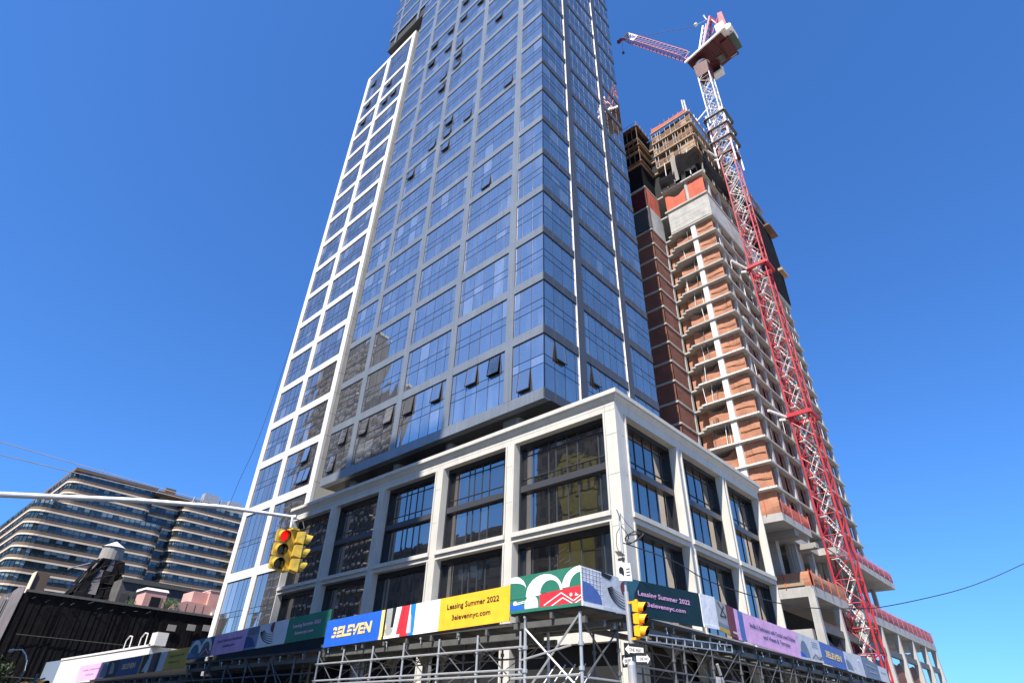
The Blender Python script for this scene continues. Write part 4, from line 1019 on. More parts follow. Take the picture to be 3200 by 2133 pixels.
class Pan:
    def __init__(s, F, u0, u1, b0, b1, t0, t1, shed):
        s.F, s.u, s.b, s.t = F, (u0, u1), (b0, b1), (t0, t1); s.shed = shed
    def P(s, a, t, d=0.012):
        u = s.u[0] + (s.u[1] - s.u[0]) * a; zb = s.b[0] + (s.b[1] - s.b[0]) * a; zt = s.t[0] + (s.t[1] - s.t[0]) * a
        return s.F.pt(u, zb + (zt - zb) * t, d)
    def base(s, mt, art=None):
        c = MB()
        for a0, a1, mtt in ([(0, 1, mt)] if not isinstance(mt, list) else mt):
            f = [s.P(a0, 0, 0), s.P(a1, 0, 0), s.P(a1, 1, 0), s.P(a0, 1, 0)]; bk = [s.P(a0, 0, -0.04), s.P(a1, 0, -0.04), s.P(a1, 1, -0.04), s.P(a0, 1, -0.04)]
            c.hexa([f[0], f[1], bk[1], bk[0], f[3], f[2], bk[2], bk[3]], mtt)
            c.hexa([s.P(a0, 0.0, 0.03), s.P(a1, 0.0, 0.03), s.P(a1, 0, 0.001), s.P(a0, 0, 0.001), s.P(a0, 0.085, 0.03), s.P(a1, 0.085, 0.03), s.P(a1, 0.085, 0.001), s.P(a0, 0.085, 0.001)], mtt)
        s.ob = c.build('banner', s.shed)
        s.mb = MB(); return s
    def poly(s, pts, mt, d=0.012): s.mb.face([s.P(a, t, d) for a, t in pts], mt); return s
    def circ(s, cx, cy, rx, ry, mt, a0=0, a1=360, d=0.012, n=14):
        pts = [(min(1, max(0, cx + rx * math.cos(R(a0 + (a1 - a0) * i / n)))), min(1, max(0.0, cy + ry * math.sin(R(a0 + (a1 - a0) * i / n))))) for i in range(n + 1)]
        if abs(a1 - a0) < 170: pts.append((min(1, max(0, cx)), min(1, max(0, cy))))
        return s.poly(pts, mt, d)
    def arc(s, cx, cy, rx, ry, th, mt, a0=0, a1=180, d=0.014, n=14):
        for i in range(n):
            A, B = R(a0 + (a1 - a0) * i / n), R(a0 + (a1 - a0) * (i + 1) / n); k = 1 - th
            q = [(cx + rx * math.cos(A), cy + ry * math.sin(A)), (cx + rx * math.cos(B), cy + ry * math.sin(B)), (cx + rx * k * math.cos(B), cy + ry * k * math.sin(B)), (cx + rx * k * math.cos(A), cy + ry * k * math.sin(A))]
            q = [(min(1, max(0, a)), min(1, max(0, b))) for a, b in q]; s.poly(q, mt, d)
        return s
    def line(s, pts, w, mt, d=0.016):
        for (a0, t0), (a1, t1) in zip(pts, pts[1:]):
            dx, dy = a1 - a0, t1 - t0; asp = abs(s.u[1] - s.u[0]) / 1.6; L = math.hypot(dx * asp, dy); nx, ny = -dy / L * w / asp, dx * asp / L * w
            s.poly([(a0 + nx, t0 + ny), (a1 + nx, t1 + ny), (a1 - nx, t1 - ny), (a0 - nx, t0 - ny)], mt, d)
        return s
    def text(s, txt, a0, a1, t0, t1, mt, d=0.02, **k):
        m_ = MB(); put_text(m_, txt, lambda x, y: s.P(a0 + (a1 - a0) * x, t0 + (t1 - t0) * y, d), mt, **k); m_.build('lettering', s.ob); return s
    def done(s, nm='artwork'):
        if s.mb.v: s.mb.build(nm, s.ob)
B = CB
def deck(shed, x0, x1, y0, y1, z, th=0.14, beams='Y', step=2.0):
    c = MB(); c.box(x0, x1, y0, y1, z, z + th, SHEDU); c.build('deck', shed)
    c = MB()
    if beams == 'Y':
        x = x0 + 0.3
        while x < x1: c.box(x, x + 0.14, y0, y1, z - 0.26, z - 0.003, SHEDB); x += step
        for y in (y0 + 0.2, (y0 + y1) / 2, y1 - 0.8): c.box(x0, x1, y, y + 0.18, z - 0.52, z - 0.263, SHEDB)
    else:
        y = y0 + 0.3
        while y < y1: c.box(x0, x1, y, y + 0.14, z - 0.26, z - 0.003, SHEDB); y += step
        for x in (x0 + 0.1, x1 - 0.35): c.box(x, x + 0.18, y0, y1, z - 0.52, z - 0.263, SHEDB)
    for k in range(int(max(x1 - x0, y1 - y0) / 2.9)):
        if beams == 'Y': p = (x0 + 0.8 + k * 2.9, y0 + 0.05, z - 0.1)
        else: p = (x1 - 0.05, y0 + 0.8 + k * 2.9, z - 0.1)
        c.ball(p, 0.07, GALV, 6); c.tube((p[0], p[1], p[2]), (p[0] + 0.05, p[1], p[2] - 0.25), 0.025, GALV, 5)
    c.build('beam', shed)
def posts(shed, pts, ztop, r=0.055, mt=GALV):
    for x, y in pts:
        c = MB(); c.tube((x, y, 0), (x, y, ztop), r, mt, 8)
        for z in (1.9, 3.9, 4.8):
            if z < ztop: c.tube((x, y, z - 0.07), (x, y, z + 0.07), r * 1.7, mt, 8)
        c.build('pipe_post', shed)
def heavy(shed, x, y, ztop, mt=SHEDB):
    c = MB(); c.box(x - 0.08, x + 0.08, y - 0.08, y + 0.08, 0, ztop - 0.45, mt)
    c.hexa([(x - 0.12, y - 0.12, ztop - 0.75), (x + 0.12, y - 0.12, ztop - 0.75), (x + 0.12, y + 0.12, ztop - 0.75), (x - 0.12, y + 0.12, ztop - 0.75), (x - 0.45, y - 0.2, ztop - 0.3), (x + 0.45, y - 0.2, ztop - 0.3), (x + 0.45, y + 0.2, ztop - 0.3), (x - 0.45, y + 0.2, ztop - 0.3)], mt)
    c.box(x - 0.5, x + 0.5, y - 0.22, y + 0.22, ztop - 0.3, ztop, mt); c.build('steel_post', shed)
# shed C: middle, lit
sC = thing('sidewalk_shed', 'sidewalk shed with bright blue, striped and yellow banners over galvanised pipe scaffolding', 'sidewalk shed', (-28, 25, 0), 'sidewalk sheds around the corner site')
FC = Face('Y', 21.6)
deck(sC, -35.9, -19.6, 21.66, 25.3, 5.72)
def zt(x): return 7.17 + (x + 35.45) * 0.0215
def zb(x): return 5.66 + (x + 35.45) * 0.0185
def pan(shed, F, u0, u1, zt=zt, zb=zb): return Pan(F, u0, u1, zb(u0), zb(u1), zt(u0), zt(u1), shed)
p = pan(sC, FC, -35.55, -29.97).base(B['blue']); p.text('3ELEVEN', 0.14, 0.86, 0.30, 0.70, B['cream'], bold=0.045, shear=0.1, spacing=1.05)
for t in (0.42, 0.55): p.line([(0.14, t), (0.30, t)], 0.018, B['blue'], 0.026); p.line([(0.40, t + 0.0), (0.58, t + 0.0)], 0.018, B['blue'], 0.026); p.line([(0.66, t), (0.76, t)], 0.018, B['blue'], 0.026)
p.done()
p = pan(sC, FC, -29.97, -26.93).base([(0, 0.1, B['cream']), (0.1, 0.16, B['black']), (0.16, 0.62, B['white']), (0.62, 0.86, B['red']), (0.86, 1.0, B['azure'])])
p.poly([(0.16, 1), (0.36, 1), (0.33, 0.2), (0.22, 0.25), (0.16, 0.6)], B['grey']); p.circ(0.28, 0.32, 0.12, 0.24, B['grey'], 180, 360, 0.013); p.poly([(0.34, 1), (0.44, 1), (0.40, 0.35), (0.33, 0.35)], B['black'], 0.015)
p.circ(0.16, 0.0, 0.22, 0.45, B['cream'], 0, 90, 0.011); p.poly([(0.58, 0), (0.62, 0), (0.68, 1), (0.62, 1)], B['red'], 0.015); p.poly([(0.50, 0), (0.62, 0), (0.62, 1), (0.60, 1)], B['red'], 0.014)
p.poly([(0.80, 0), (0.90, 0), (0.86, 1), (0.84, 1)], B['white'], 0.017); p.poly([(0.85, 0), (0.93, 0), (0.90, 0.6), (0.88, 0.7)], B['rose'], 0.02); p.done()
p = pan(sC, FC, -26.93, -24.96).base(B['white']); p.done()
p = pan(sC, FC, -24.96, -19.98).base(B['yellow'])
p.text('Leasing Summer 2022', 0.12, 0.86, 0.56, 0.78, B['black'], bold=0.012); p.text('3elevennyc.com', 0.20, 0.75, 0.22, 0.42, B['black'], bold=0.012); p.done()
xs = [-36.05, -33.4, -30.52, -27.75, -24.92, -22.15, -19.4]
posts(sC, [(x, 21.75) for x in xs], 5.5); posts(sC, [(x + 0.1, 23.4) for x in xs[:-1]], 5.4, 0.05, GALVD)
c = MB()
for z in (4.80, 3.92, 3.72): c.tube((-36.2, 21.68, z), (-19.2, 21.68, z + 0.05), 0.045, GALV, 6)
for z in (4.6, 3.3): c.tube((-36.0, 23.4, z), (-19.4, 23.4, z), 0.04, GALVD, 6)
for i, x in enumerate(xs[:-1]):
    x2 = xs[i + 1]; c.tube((x, 21.8, 5.2), (x2, 21.8, 3.2), 0.03, GALVD, 5); c.tube((x, 23.3, 3.2), (x2, 23.3, 5.2), 0.03, GALVD, 5)
    c.tube((x, 21.7, 3.6), (x + 0.9, 21.7, 2.2), 0.04, GALV, 5); c.tube((x, 21.75, 4.8), (x + 0.1, 23.4, 4.6), 0.03, GALVD, 5)
    c.tube((x, 21.75, 3.2), (x2, 23.4, 5.2), 0.025, GALVD, 5)
c.build('pipe_brace', sC)
for x in (-27.1, -24.3, -21.6): heavy(sC, x, 24.0, 5.55)
for x in (-33.5, -30.4): heavy(sC, x, 25.5, 5.55)
for lx in (-40.0, -34.2):
    c = MB(); w_ = 0.45
    for a in (-w_, w_):
        for b2 in (-0.3, 0.3): c.bar((lx + a, 23.6 + b2, 0), (lx + a, 23.6 + b2, 5.5), 0.09, SHEDB)
    for k in range(8):
        z = 0.4 + k * 0.62; c.bar((lx - w_, 23.3, z), (lx + w_, 23.3, z), 0.06, SHEDB); c.bar((lx - w_, 23.3, z), (lx + w_, 23.3, z + 0.62), 0.05, SHEDB)
    c.box(lx - 0.6, lx + 0.6, 23.1, 24.1, 5.1, 5.5, SHEDB); c.build('lattice_post', sC)
# corner block
sK = thing('corner_shed', 'corner piece of the sidewalk shed with green, red and white artwork and cross braced pipes', 'sidewalk shed', (-17.7, 23, 0), 'sidewalk sheds around the corner site')
FK = Face('Y', 21.4); FKX = Face('X', -15.62)
deck(sK, -19.75, -15.7, 21.45, 24.6, 6.1)
p = Pan(FK, -19.77, -15.66, 6.18, 6.18, 7.76, 7.80, sK).base(B['green'])
p.circ(0.0, 0.62, 0.24, 0.42, B['white'], 0, 90); p.circ(0.0, 0.62, 0.24, 0.22, B['green'], 0, 90, 0.014)
p.circ(0.50, 0.44, 0.26, 0.50, B['white'], 0, 180); p.circ(0.585, 0.44, 0.14, 0.32, B['green'], 0, 180, 0.014); p.poly([(0.22, 0.40), (0.46, 0.40), (0.46, 0.50), (0.22, 0.50)], B['white'], 0.010)
p.poly([(0.0, 0.38), (0.24, 0.38), (0.24, 0.62), (0.0, 0.62)], B['green'], 0.013); p.circ(0.06, 0.50, 0.18, 0.26, B['green'], 0, 180, 0.016)
p.circ(1.0, 0.50, 0.25, 0.50, B['white'], 90, 180); p.circ(1.0, 0.48, 0.15, 0.36, B['green'], 90, 180, 0.015)
p.poly([(0.44, 0.0), (1, 0), (1, 0.50), (0.44, 0.42)], B['red'], 0.018); p.circ(0.0, 0.0, 0.24, 0.28, B['blue'], 0, 90, 0.018); p.circ(0.32, 0.18, 0.1, 0.26, B['lgrey'], 0, 180, 0.018); p.poly([(0.22, 0), (0.42, 0), (0.42, 0.18), (0.22, 0.18)], B['lgrey'], 0.018)
p.line([(0.50, 0.12), (0.74, 0.38), (0.90, 0.14), (1.0, 0.26)], 0.014, B['white'], 0.022); p.line([(0.55, 0.02), (0.76, 0.25), (0.90, 0.06), (1.0, 0.16)], 0.014, B['white'], 0.022)
p.circ(0.87, 0.30, 0.018, 0.045, B['white'], 0, 360, 0.024); p.poly([(0.92, 0.26), (0.97, 0.26), (0.93, 0.34)], B['white'], 0.024); p.circ(0.08, 0.27, 0.03, 0.06, B['white'], 0, 360, 0.024); p.line([(0.1, 0.27), (0.25, 0.30)], 0.01, B['white'], 0.024); p.line([(0.1, 0.23), (0.25, 0.26)], 0.01, B['white'], 0.024)
p.done()
p = Pan(FKX, 21.4, 24.85, 6.18, 6.26, 7.78, 7.80, sK).base([(0, 0.44, B['white']), (0.44, 1.0, B['lgrey'])])
for k in range(6): p.line([(0.02 + 0.075 * k, 0.15), (0.02 + 0.075 * k, 0.98)], 0.008, B['steel'], 0.014)
for k in range(7): p.line([(0, 0.25 + 0.115 * k), (0.44, 0.25 + 0.115 * k)], 0.008, B['steel'], 0.0145)
p.circ(0.02, 0.12, 0.40, 0.50, B['blue2'], 0, 90, 0.018)
for k in range(6): p.arc(1.05, 0.72, 0.50 - 0.02 * k, 0.62 - 0.085 * k, 0.05, B['black'], 190, 262, 0.016)
p.poly([(0.44, 1.0), (0.7, 0.97), (0.62, 0.84), (0.44, 0.9)], B['black'], 0.016); p.circ(1.0, 0.72, 0.13, 0.22, B['maroon'], 90, 270, 0.02); p.done()
posts(sK, [(-19.0, 21.62), (-15.93, 21.62), (-19.3, 23.6)], 6.0, 0.07); posts(sK, [(-15.95, 24.4), (-17.4, 24.6)], 5.9, 0.055, GALVD)
c = MB()
c.tube((-19.0, 21.6, 5.55), (-16.0, 21.6, 3.1), 0.045, GALV, 6); c.tube((-16.0, 21.6, 5.85), (-19.0, 21.6, 3.0), 0.045, GALV, 6)
c.tube((-19.3, 21.6, 4.3), (-16.4, 21.55, 4.75), 0.04, GALV, 6); c.tube((-19.8, 21.6, 3.62), (-16.0, 21.6, 3.68), 0.05, GALV, 6)
c.tube((-15.9, 21.6, 5.8), (-15.9, 24.4, 3.4), 0.04, GALVD, 6); c.tube((-15.9, 24.4, 5.6), (-15.9, 21.6, 3.4), 0.04, GALVD, 6); c.tube((-15.9, 21.6, 3.6), (-15.9, 24.4, 3.6), 0.04, GALV, 6)
for k in range(5): c.tube((-18.8 + k * 0.55, 21.9, 2.8), (-18.4 + k * 0.55, 23, 4.2), 0.03, GALV, 5)
c.tube((-19.2, 23.6, 5.2), (-17.4, 24.6, 3.4), 0.035, GALVD, 5); c.build('pipe_brace', sK)
# shed B and A on the left, in shade
FB = Face('Y', 21.9)
k_ = 21.9 / 21
sB = thing('shaded_shed', 'shaded sidewalk shed with arc artwork, lilac banner and dark green leasing banner', 'sidewalk shed', (-46, 25, 0), 'sidewalk sheds around the corner site')
def zt2(x): return 1.7 + (7.20 - 1.7 + (x / k_ + 50) * 0.030) * k_
def zb2(x): return 1.7 + (5.82 - 1.7 + (x / k_ + 50) * 0.0215) * k_
q_ = lambda a, b: pan(sB, FB, a * k_, b * k_, zt2, zb2)
p = q_(-54.2, -50.1).base(B['teal']); p.arc(0.25, 0.25, 0.27, 0.72, 0.3, B['lgrey'], 0, 180); p.arc(0.72, 0.3, 0.25, 0.7, 0.3, B['lgrey'], 0, 180, 0.016); p.circ(0, 0, 0.4, 0.35, B['blue2'], 0, 90, 0.018)
p.line([(0.55, 0.1), (0.75, 0.42), (0.9, 0.15), (1, 0.3)], 0.02, B['rose'], 0.02); p.poly([(0.5, 0), (1, 0), (1, 0.9), (0.6, 0.4)], B['brown'], 0.0125); p.done()
p = q_(-50.1, -44.9).base(B['lilac']); p.text('Studio-3 Bedroom Residences', 0.12, 0.88, 0.58, 0.72, B['navy'], bold=0.01); p.text('available now', 0.34, 0.70, 0.32, 0.45, B['navy'], bold=0.01); p.done()
p = q_(-44.9, -40.9).base([(0, 0.45, B['steel']), (0.45, 1, B['lgrey'])]); p.circ(0.0, 0, 0.4, 0.6, B['navy'], 0, 90)
for k in range(5): p.arc(1.1, 0.75, 0.6 - 0.03 * k, 0.7 - 0.1 * k, 0.05, B['black'], 185, 265, 0.016)
for k in range(4): p.line([(0.05, 0.65 + 0.08 * k), (0.42, 0.68 + 0.08 * k)], 0.01, B['black'], 0.016)
p.circ(0.95, 0.8, 0.12, 0.25, B['maroon'], 90, 270, 0.02); p.done()
p = q_(-40.9, -39.3).base(B['lgrey']); p.done()
p = q_(-39.3, -34.35).base(B['green']); 
p.text('Leasing Summer 2022', 0.15, 0.80, 0.52, 0.70, B['rose'], bold=0.01); p.text('3elevennyc.com', 0.22, 0.66, 0.24, 0.40, B['rose'], bold=0.01); p.done()
deck(sB, -56.6, -36.0, 21.95, 25.3, 5.55)
posts(sB, [(-56 + 3.3 * k, 22.1) for k in range(6)], 5.4, 0.06, GALVD)
c = MB()
for z in (4.4, 3.4): c.tube((-56.5, 22.1, z), (-37, 22.1, z), 0.045, GALVD, 6)
for k in range(5): x = -56 + 3.3 * k; c.tube((x, 22.1, 5.3), (x + 3.3, 22.1, 3.2), 0.035, GALVD, 5); c.tube((x, 24.5, 3.2), (x + 3.3, 24.5, 5.3), 0.035, GALVD, 5)
c.tube((-42.6, 22, 5.5), (-40.6, 22, 3.4), 0.045, GALVD, 5); c.build('pipe_brace', sB)
sA = thing('far_shed', 'farthest sidewalk shed with bright pink, navy and mustard banners, lower left', 'sidewalk shed', (-70, 25, 0), 'sidewalk sheds around the corner site')
def zt3(x): return 1.7 + (6.30 - 1.7 + (x / k_ + 82) * 0.0128) * k_
def zb3(x): return 1.7 + (4.84 - 1.7 + (x / k_ + 82) * 0.0128) * k_
q_ = lambda a, b: pan(sA, FB, a * k_, b * k_, zt3, zb3)
p = q_(-81.8, -74.3).base(B['rose']); p.text('Studio-3 Bedrooms', 0.2, 0.9, 0.62, 0.74, B['lilac'], bold=0.02); p.text('available', 0.36, 0.72, 0.32, 0.44, B['lilac'], bold=0.015); p.done()
p = q_(-74.3, -69.8).base([(0, 0.3, B['lgrey']), (0.3, 1, B['black'])]); p.circ(0.1, 0, 0.3, 0.9, B['steel'], 0, 180); p.circ(0.55, 0.2, 0.25, 0.7, B['grey'], 0, 90, 0.016); p.done()
p = q_(-69.8, -64.2).base(B['navy']); p.text('3ELEVEN', 0.2, 0.8, 0.36, 0.66, B['cream'], bold=0.03); p.done()
p = q_(-64.2, -60.0).base([(0, 0.08, B['ochre']), (0.08, 0.4, B['black']), (0.4, 0.55, B['lgrey']), (0.55, 0.8, B['brown']), (0.8, 1, B['black'])]); p.poly([(0.2, 0), (0.4, 0), (0.5, 1), (0.46, 1)], B['lgrey']); p.done()
p = q_(-60.0, -58.6).base(B['lgrey']); p.done()
p = q_(-58.6, -54.25).base(B['ochre']); p.text('Leasing Summer 2022', 0.16, 0.84, 0.60, 0.74, B['black'], bold=0.015); p.text('3elevennyc.com', 0.2, 0.7, 0.3, 0.43, B['black'], bold=0.015); p.done()
deck(sA, -85.3, -56.7, 21.95, 25.3, 4.75)
posts(sA, [(-84 + 3.3 * k, 22.1) for k in range(9)], 4.7, 0.06, GALVD)
SHADE_SHEET = mat('under_shed_shade', (0.012, 0.013, 0.014), 0.8, noise=0.3, nscale=1)  # added black sheets stand in for the darkness under the sheds
c = MB(); c.box(-86, -57, 23.5, 23.58, 0, 6.45, SHADE_SHEET); c.build('shade_sheet', sA)
c = MB(); c.box(-60, -41, 25.45, 25.55, 0, 8.0, SHADE_SHEET); c.build('shade_sheet', sB)
# shed D on the side street
sD = thing('side_street_shed', 'long sidewalk shed running down the side street with dark green and lilac banners', 'sidewalk shed', (-16, 45, 0), 'sidewalk sheds around the corner site')
FD = Face('X', -15.7)
deck(sD, -18.2, -15.76, 24.9, 68, 6.25, beams='X')
P4 = lambda u0, u1, b0, b1, t0, t1: Pan(FD, u0, u1, b0, b1, t0, t1, sD)
p = P4(24.8, 32.5, 6.27, 6.66, 7.9, 8.37).base(B['dgreen']); p.text('Leasing Summer 2022', 0.16, 0.84, 0.54, 0.72, B['rose'], bold=0.02); p.text('3elevennyc.com', 0.26, 0.76, 0.28, 0.44, B['rose'], bold=0.02)
p.poly([(0.0, 0.1), (0.1, 0.1), (0.12, 0.6), (0.2, 1), (0.0, 1)], B['teal'], 0.013); p.poly([(0.22, 1), (0.26, 0.97), (0.36, 0.72), (0.31, 0.86)], B['black'], 0.015); p.done()
p = P4(32.6, 34.45, 6.68, 6.76, 8.39, 8.47).base(B['white']); p.done()
p = P4(34.45, 35.75, 6.74, 6.62, 8.38, 8.28).base(B['grey']); p.poly([(0, 0), (1, 0), (1, 0.28), (0, 0.28)], B['steel']); p.poly([(0, 0.0), (1, 0.0), (1, 0.14), (0, 0.14)], B['ochre'], 0.035); p.line([(0.2, 0.95), (0.9, 0.55), (0.3, 0.5), (0.8, 0.9)], 0.02, B['black']); p.done()
p = P4(35.75, 36.8, 6.62, 6.5, 8.28, 8.22).base(B['maroon']); p.line([(0.4, 0.16), (1, 0.18)], 0.03, B['lgrey'], 0.04); p.done()
p = P4(36.8, 38.0, 6.5, 6.5, 8.21, 8.14).base([(0, 0.4, B['pink']), (0.4, 1, B['blue2'])]); p.done()
p = P4(38.0, 46.8, 6.5, 6.37, 8.14, 8.03).base(B['pink']); p.text('Studio-2 Bedrooms with Condo-Level Finishes', 0.09, 0.93, 0.56, 0.72, B['navy'], bold=0.015); p.text('and Views & Terraces', 0.30, 0.80, 0.30, 0.45, B['navy'], bold=0.015); p.done()
p = P4(46.8, 51.2, 6.37, 6.46, 8.03, 7.94).base([(0, 0.5, B['lgrey']), (0.5, 1, B['lgrey'])]); p.circ(0.22, 0.0, 0.2, 0.75, B['steel'], 0, 180); p.circ(0, 0, 0.25, 0.28, B['blue'], 0, 90, 0.016)
for k in range(3): p.line([(0.6, 0.6 + 0.1 * k), (0.88, 0.62 + 0.1 * k)], 0.014, B['steel'])
p.line([(0.5, 0.1), (0.7, 0.32), (0.85, 0.12), (1, 0.25)], 0.02, B['maroon'], 0.02); p.poly([(0.5, 0), (1, 0), (1, 0.3), (0.5, 0.1)], B['grey'], 0.014); p.done()
p = P4(51.2, 56.6, 6.46, 6.38, 7.94, 7.76).base(B['blue2']); p.text('3ELEVEN', 0.16, 0.84, 0.34, 0.66, B['cream'], bold=0.04, shear=0.1); p.done()
p = P4(56.6, 61.3, 6.38, 6.26, 7.76, 7.86).base([(0, 1, B['lgrey'])]); p.circ(0.05, 0.0, 0.32, 0.6, B['steel'], 0, 90); p.line([(0.1, 0.9), (0.4, 0.4), (0.5, 0.3)], 0.03, B['white']); p.arc(0.8, 0.2, 0.2, 0.6, 0.15, B['white'], 0, 180); p.done()
p = P4(61.3, 65.9, 6.26, 6.27, 7.86, 7.56).base(B['steel']); p.line([(0.2, 0.66), (0.85, 0.66)], 0.04, B['grey']); p.line([(0.35, 0.36), (0.85, 0.36)], 0.04, B['grey']); p.done()
p = P4(65.9, 68.6, 6.27, 6.25, 7.5, 7.4).base(B['lgrey']); p.line([(0.2, 0.6), (0.8, 0.6)], 0.03, B['grey']); p.done()
ys = [29.2, 30.3, 33.4, 36.9, 39.8, 42.8, 45.4, 48.3, 51.4, 54.4, 57.4, 60.4]
posts(sD, [(-15.9, y) for y in ys], 6.0, 0.06, GALVD); posts(sD, [(-17.9, y + 0.3) for y in ys], 6.0, 0.05, GALVD)
c = MB()
for z in (5.35, 4.3): c.tube((-15.9, 25, z), (-15.9, 64, z), 0.045, GALVD, 6); c.tube((-17.9, 29, z), (-17.9, 64, z), 0.04, GALVD, 6)
for i in range(1, len(ys) - 1):
    a, b2 = ys[i], ys[i + 1]; c.tube((-15.85, a, 5.9), (-15.85, b2, 3.8), 0.024, GALVD, 5); c.tube((-15.85, b2, 5.9), (-15.85, a, 3.8), 0.024, GALVD, 5)
    c.tube((-15.9, a, 5.5), (-17.9, a + 0.3, 4.0), 0.03, GALVD, 5); c.tube((-17.9, a, 5.7), (-17.9, b2, 3.8), 0.03, GALVD, 5)
    c.tube((-15.9, a, 5.6), (-15.9, a + 1.2, 6.1), 0.04, GALVD, 5)
c.build('pipe_brace', sD)
c = MB()
for y, z in ((33.6, 5.0), (33.9, 4.4), (33.5, 4.0)): c.tube((-15.75, y, z), (-15.75, y + 0.25, z - 0.5), 0.08, GALV, 6)
for k in range(3): c.tube((-15.8, 33.4 + 0.18 * k, 3.0), (-15.8, 33.4 + 0.18 * k, 4.4), 0.05, GALV, 6)
c.build('hanging_pipe', sD)
for y in (31.5, 35.6): heavy(sD, -17.2, y, 6.0)
lt = thing('ladder_truss', 'pale steel ladder truss lying level beside the pole, under the dark green banner', 'truss', (-15, 25, 5))
c = MB(); a0, a1 = Vector((-15.0, 25.3, 5.47)), Vector((-15.0, 34.1, 5.91)); b0, b1 = Vector((-15.0, 25.3, 5.2)), Vector((-15.0, 34.1, 5.56))
c.bar(a0, a1, 0.05, GALV); c.bar(b0, b1, 0.05, GALV); c.build('rail', lt)
for k in range(11): t = k / 10; c = MB(); c.bar(a0.lerp(a1, t), b0.lerp(b1, t), 0.05, GALV); c.build('rung', lt)

# ------------------------------------------------------------------ traffic signals and poles
def head(parent, c0, yaw, pitch=0, mt=YEL, lit=None, s=1.0, hgt=1.07, parts=True):
    """three-lens signal head, c0 = centre; yaw = direction it faces (radians from +X)"""
    f = Vector((math.cos(yaw), math.sin(yaw), -math.sin(pitch))).normalized(); sd_ = Vector((-math.sin(yaw), math.cos(yaw), 0)); u = Vector((0, 0, 1)); c0 = Vector(c0)
    c = MB(); sec = hgt / 3
    for k in range(3):
        z = (1 - k) * sec; o = c0 + u * z; hw = 0.17 * s; hd = 0.1 * s; hh = sec * 0.47
        q = []
        for zz in (-hh, hh):
            for a, b in ((-1, -1), (1, -1), (1, 1), (-1, 1)):
                tap = 0.82 if a < 0 else 1.0
                q.append(o + f * a * hd + sd_ * b * hw * tap + u * zz * (tap if a < 0 else 1))
        c.hexa(q, mt)
        c.tube(o + f * hd * 0.9 - u * 0.0, o + f * (hd + 0.02), 0.155 * s, mt, 16)
    c.build('housing', parent)
    for k in range(3):
        z = (1 - k) * sec; o = c0 + u * z; hd = 0.1 * s
        v = MB(); n = 14; r = 0.15 * s
        for i in range(n):
            A, B_ = R(-60 + 300 * i / n), R(-60 + 300 * (i + 1) / n)
            L = lambda a: 0.26 * s * (0.75 + 0.25 * math.sin(a))
            for rr in (r, r * 0.93):
                v.face([o + f * hd + (sd_ * math.cos(A) + u * math.sin(A)) * rr, o + f * hd + (sd_ * math.cos(B_) + u * math.sin(B_)) * rr,
                        o + f * (hd + L(B_)) + (sd_ * math.cos(B_) + u * math.sin(B_)) * rr, o + f * (hd + L(A)) + (sd_ * math.cos(A) + u * math.sin(A)) * rr], mt if rr == r else LENSK)
        v.build('visor', parent)
        l = MB(); mm_ = LENSK if lit != k else MATS['red_light']
        l.tube(o + f * (hd + 0.021), o + f * (hd + 0.035), 0.135 * s, mm_, 16); l.build('lens', parent)
emis('red_light', (1.0, 0.006, 0.003), 0.45)
ma = thing('signal_mast_arm', 'long pale steel mast arm reaching in from the left edge, with guy rods', 'signal pole', (-21, -0.8, 0))
c = MB(); c.tube((-21, -0.8, 0), (-21, -0.8, 8.4), 0.14, GALV, 12, 0.11); c.build('pole', ma)
arm = [(-21, -0.8, 6.35), (-18.45, 1.65, 6.13), (-16.3, 4.02, 6.17), (-15.1, 5.56, 6.17), (-14.0, 6.97, 6.05)]
c = MB()
for i in range(4): c.tube(arm[i], arm[i + 1], 0.082 - 0.010 * i, GALV, 12, 0.082 - 0.010 * (i + 1))
c.tube(arm[4], (Vector(arm[4]) + Vector((0.05, 0.05, 0))), 0.06, GALV, 10); c.tube((-15.5, 5.0, 6.17), (-15.47, 5.03, 6.36), 0.02, GALV, 5); c.build('arm', ma)
c = MB(); c.tube((-21, -0.8, 8.15), (-15.2, 5.45, 6.23), 0.011, GALVD, 6); c.tube((-21, -0.8, 7.72), (-15.4, 5.2, 6.23), 0.011, GALVD, 6); c.build('guy_rod', ma)
sg = thing('hanging_traffic_signal', 'yellow two-way traffic signal hanging from the mast arm, red light on', 'traffic signal', (-13.55, 6.75, 5.2))
head(sg, (-13.72, 6.66, 5.15), R(-5), 0.14, YEL, 0, 0.86, 0.94)
head(sg, (-13.45, 6.98, 5.12), R(78), 0.06, YEL, None, 0.86, 0.94)
c = MB(); c.tube((-13.98, 6.95, 6.03), (-13.75, 6.85, 5.7), 0.035, GALV, 6); c.tube((-13.9, 6.9, 5.9), (-13.6, 6.9, 5.6), 0.02, WIRE, 5); c.path([(-13.9, 7.0, 6.0), (-13.5, 7.0, 5.85), (-13.35, 7.0, 5.65), (-13.55, 6.9, 5.6)], 0.012, WIRE, 5)
c.box(-13.62, -13.52, 6.74, 6.92, 4.72, 5.60, YEL); c.box(-13.72, -13.42, 6.75, 6.92, 5.60, 5.64, YEL); c.box(-13.72, -13.42, 6.75, 6.92, 4.66, 4.70, YEL); c.build('hanger', sg)
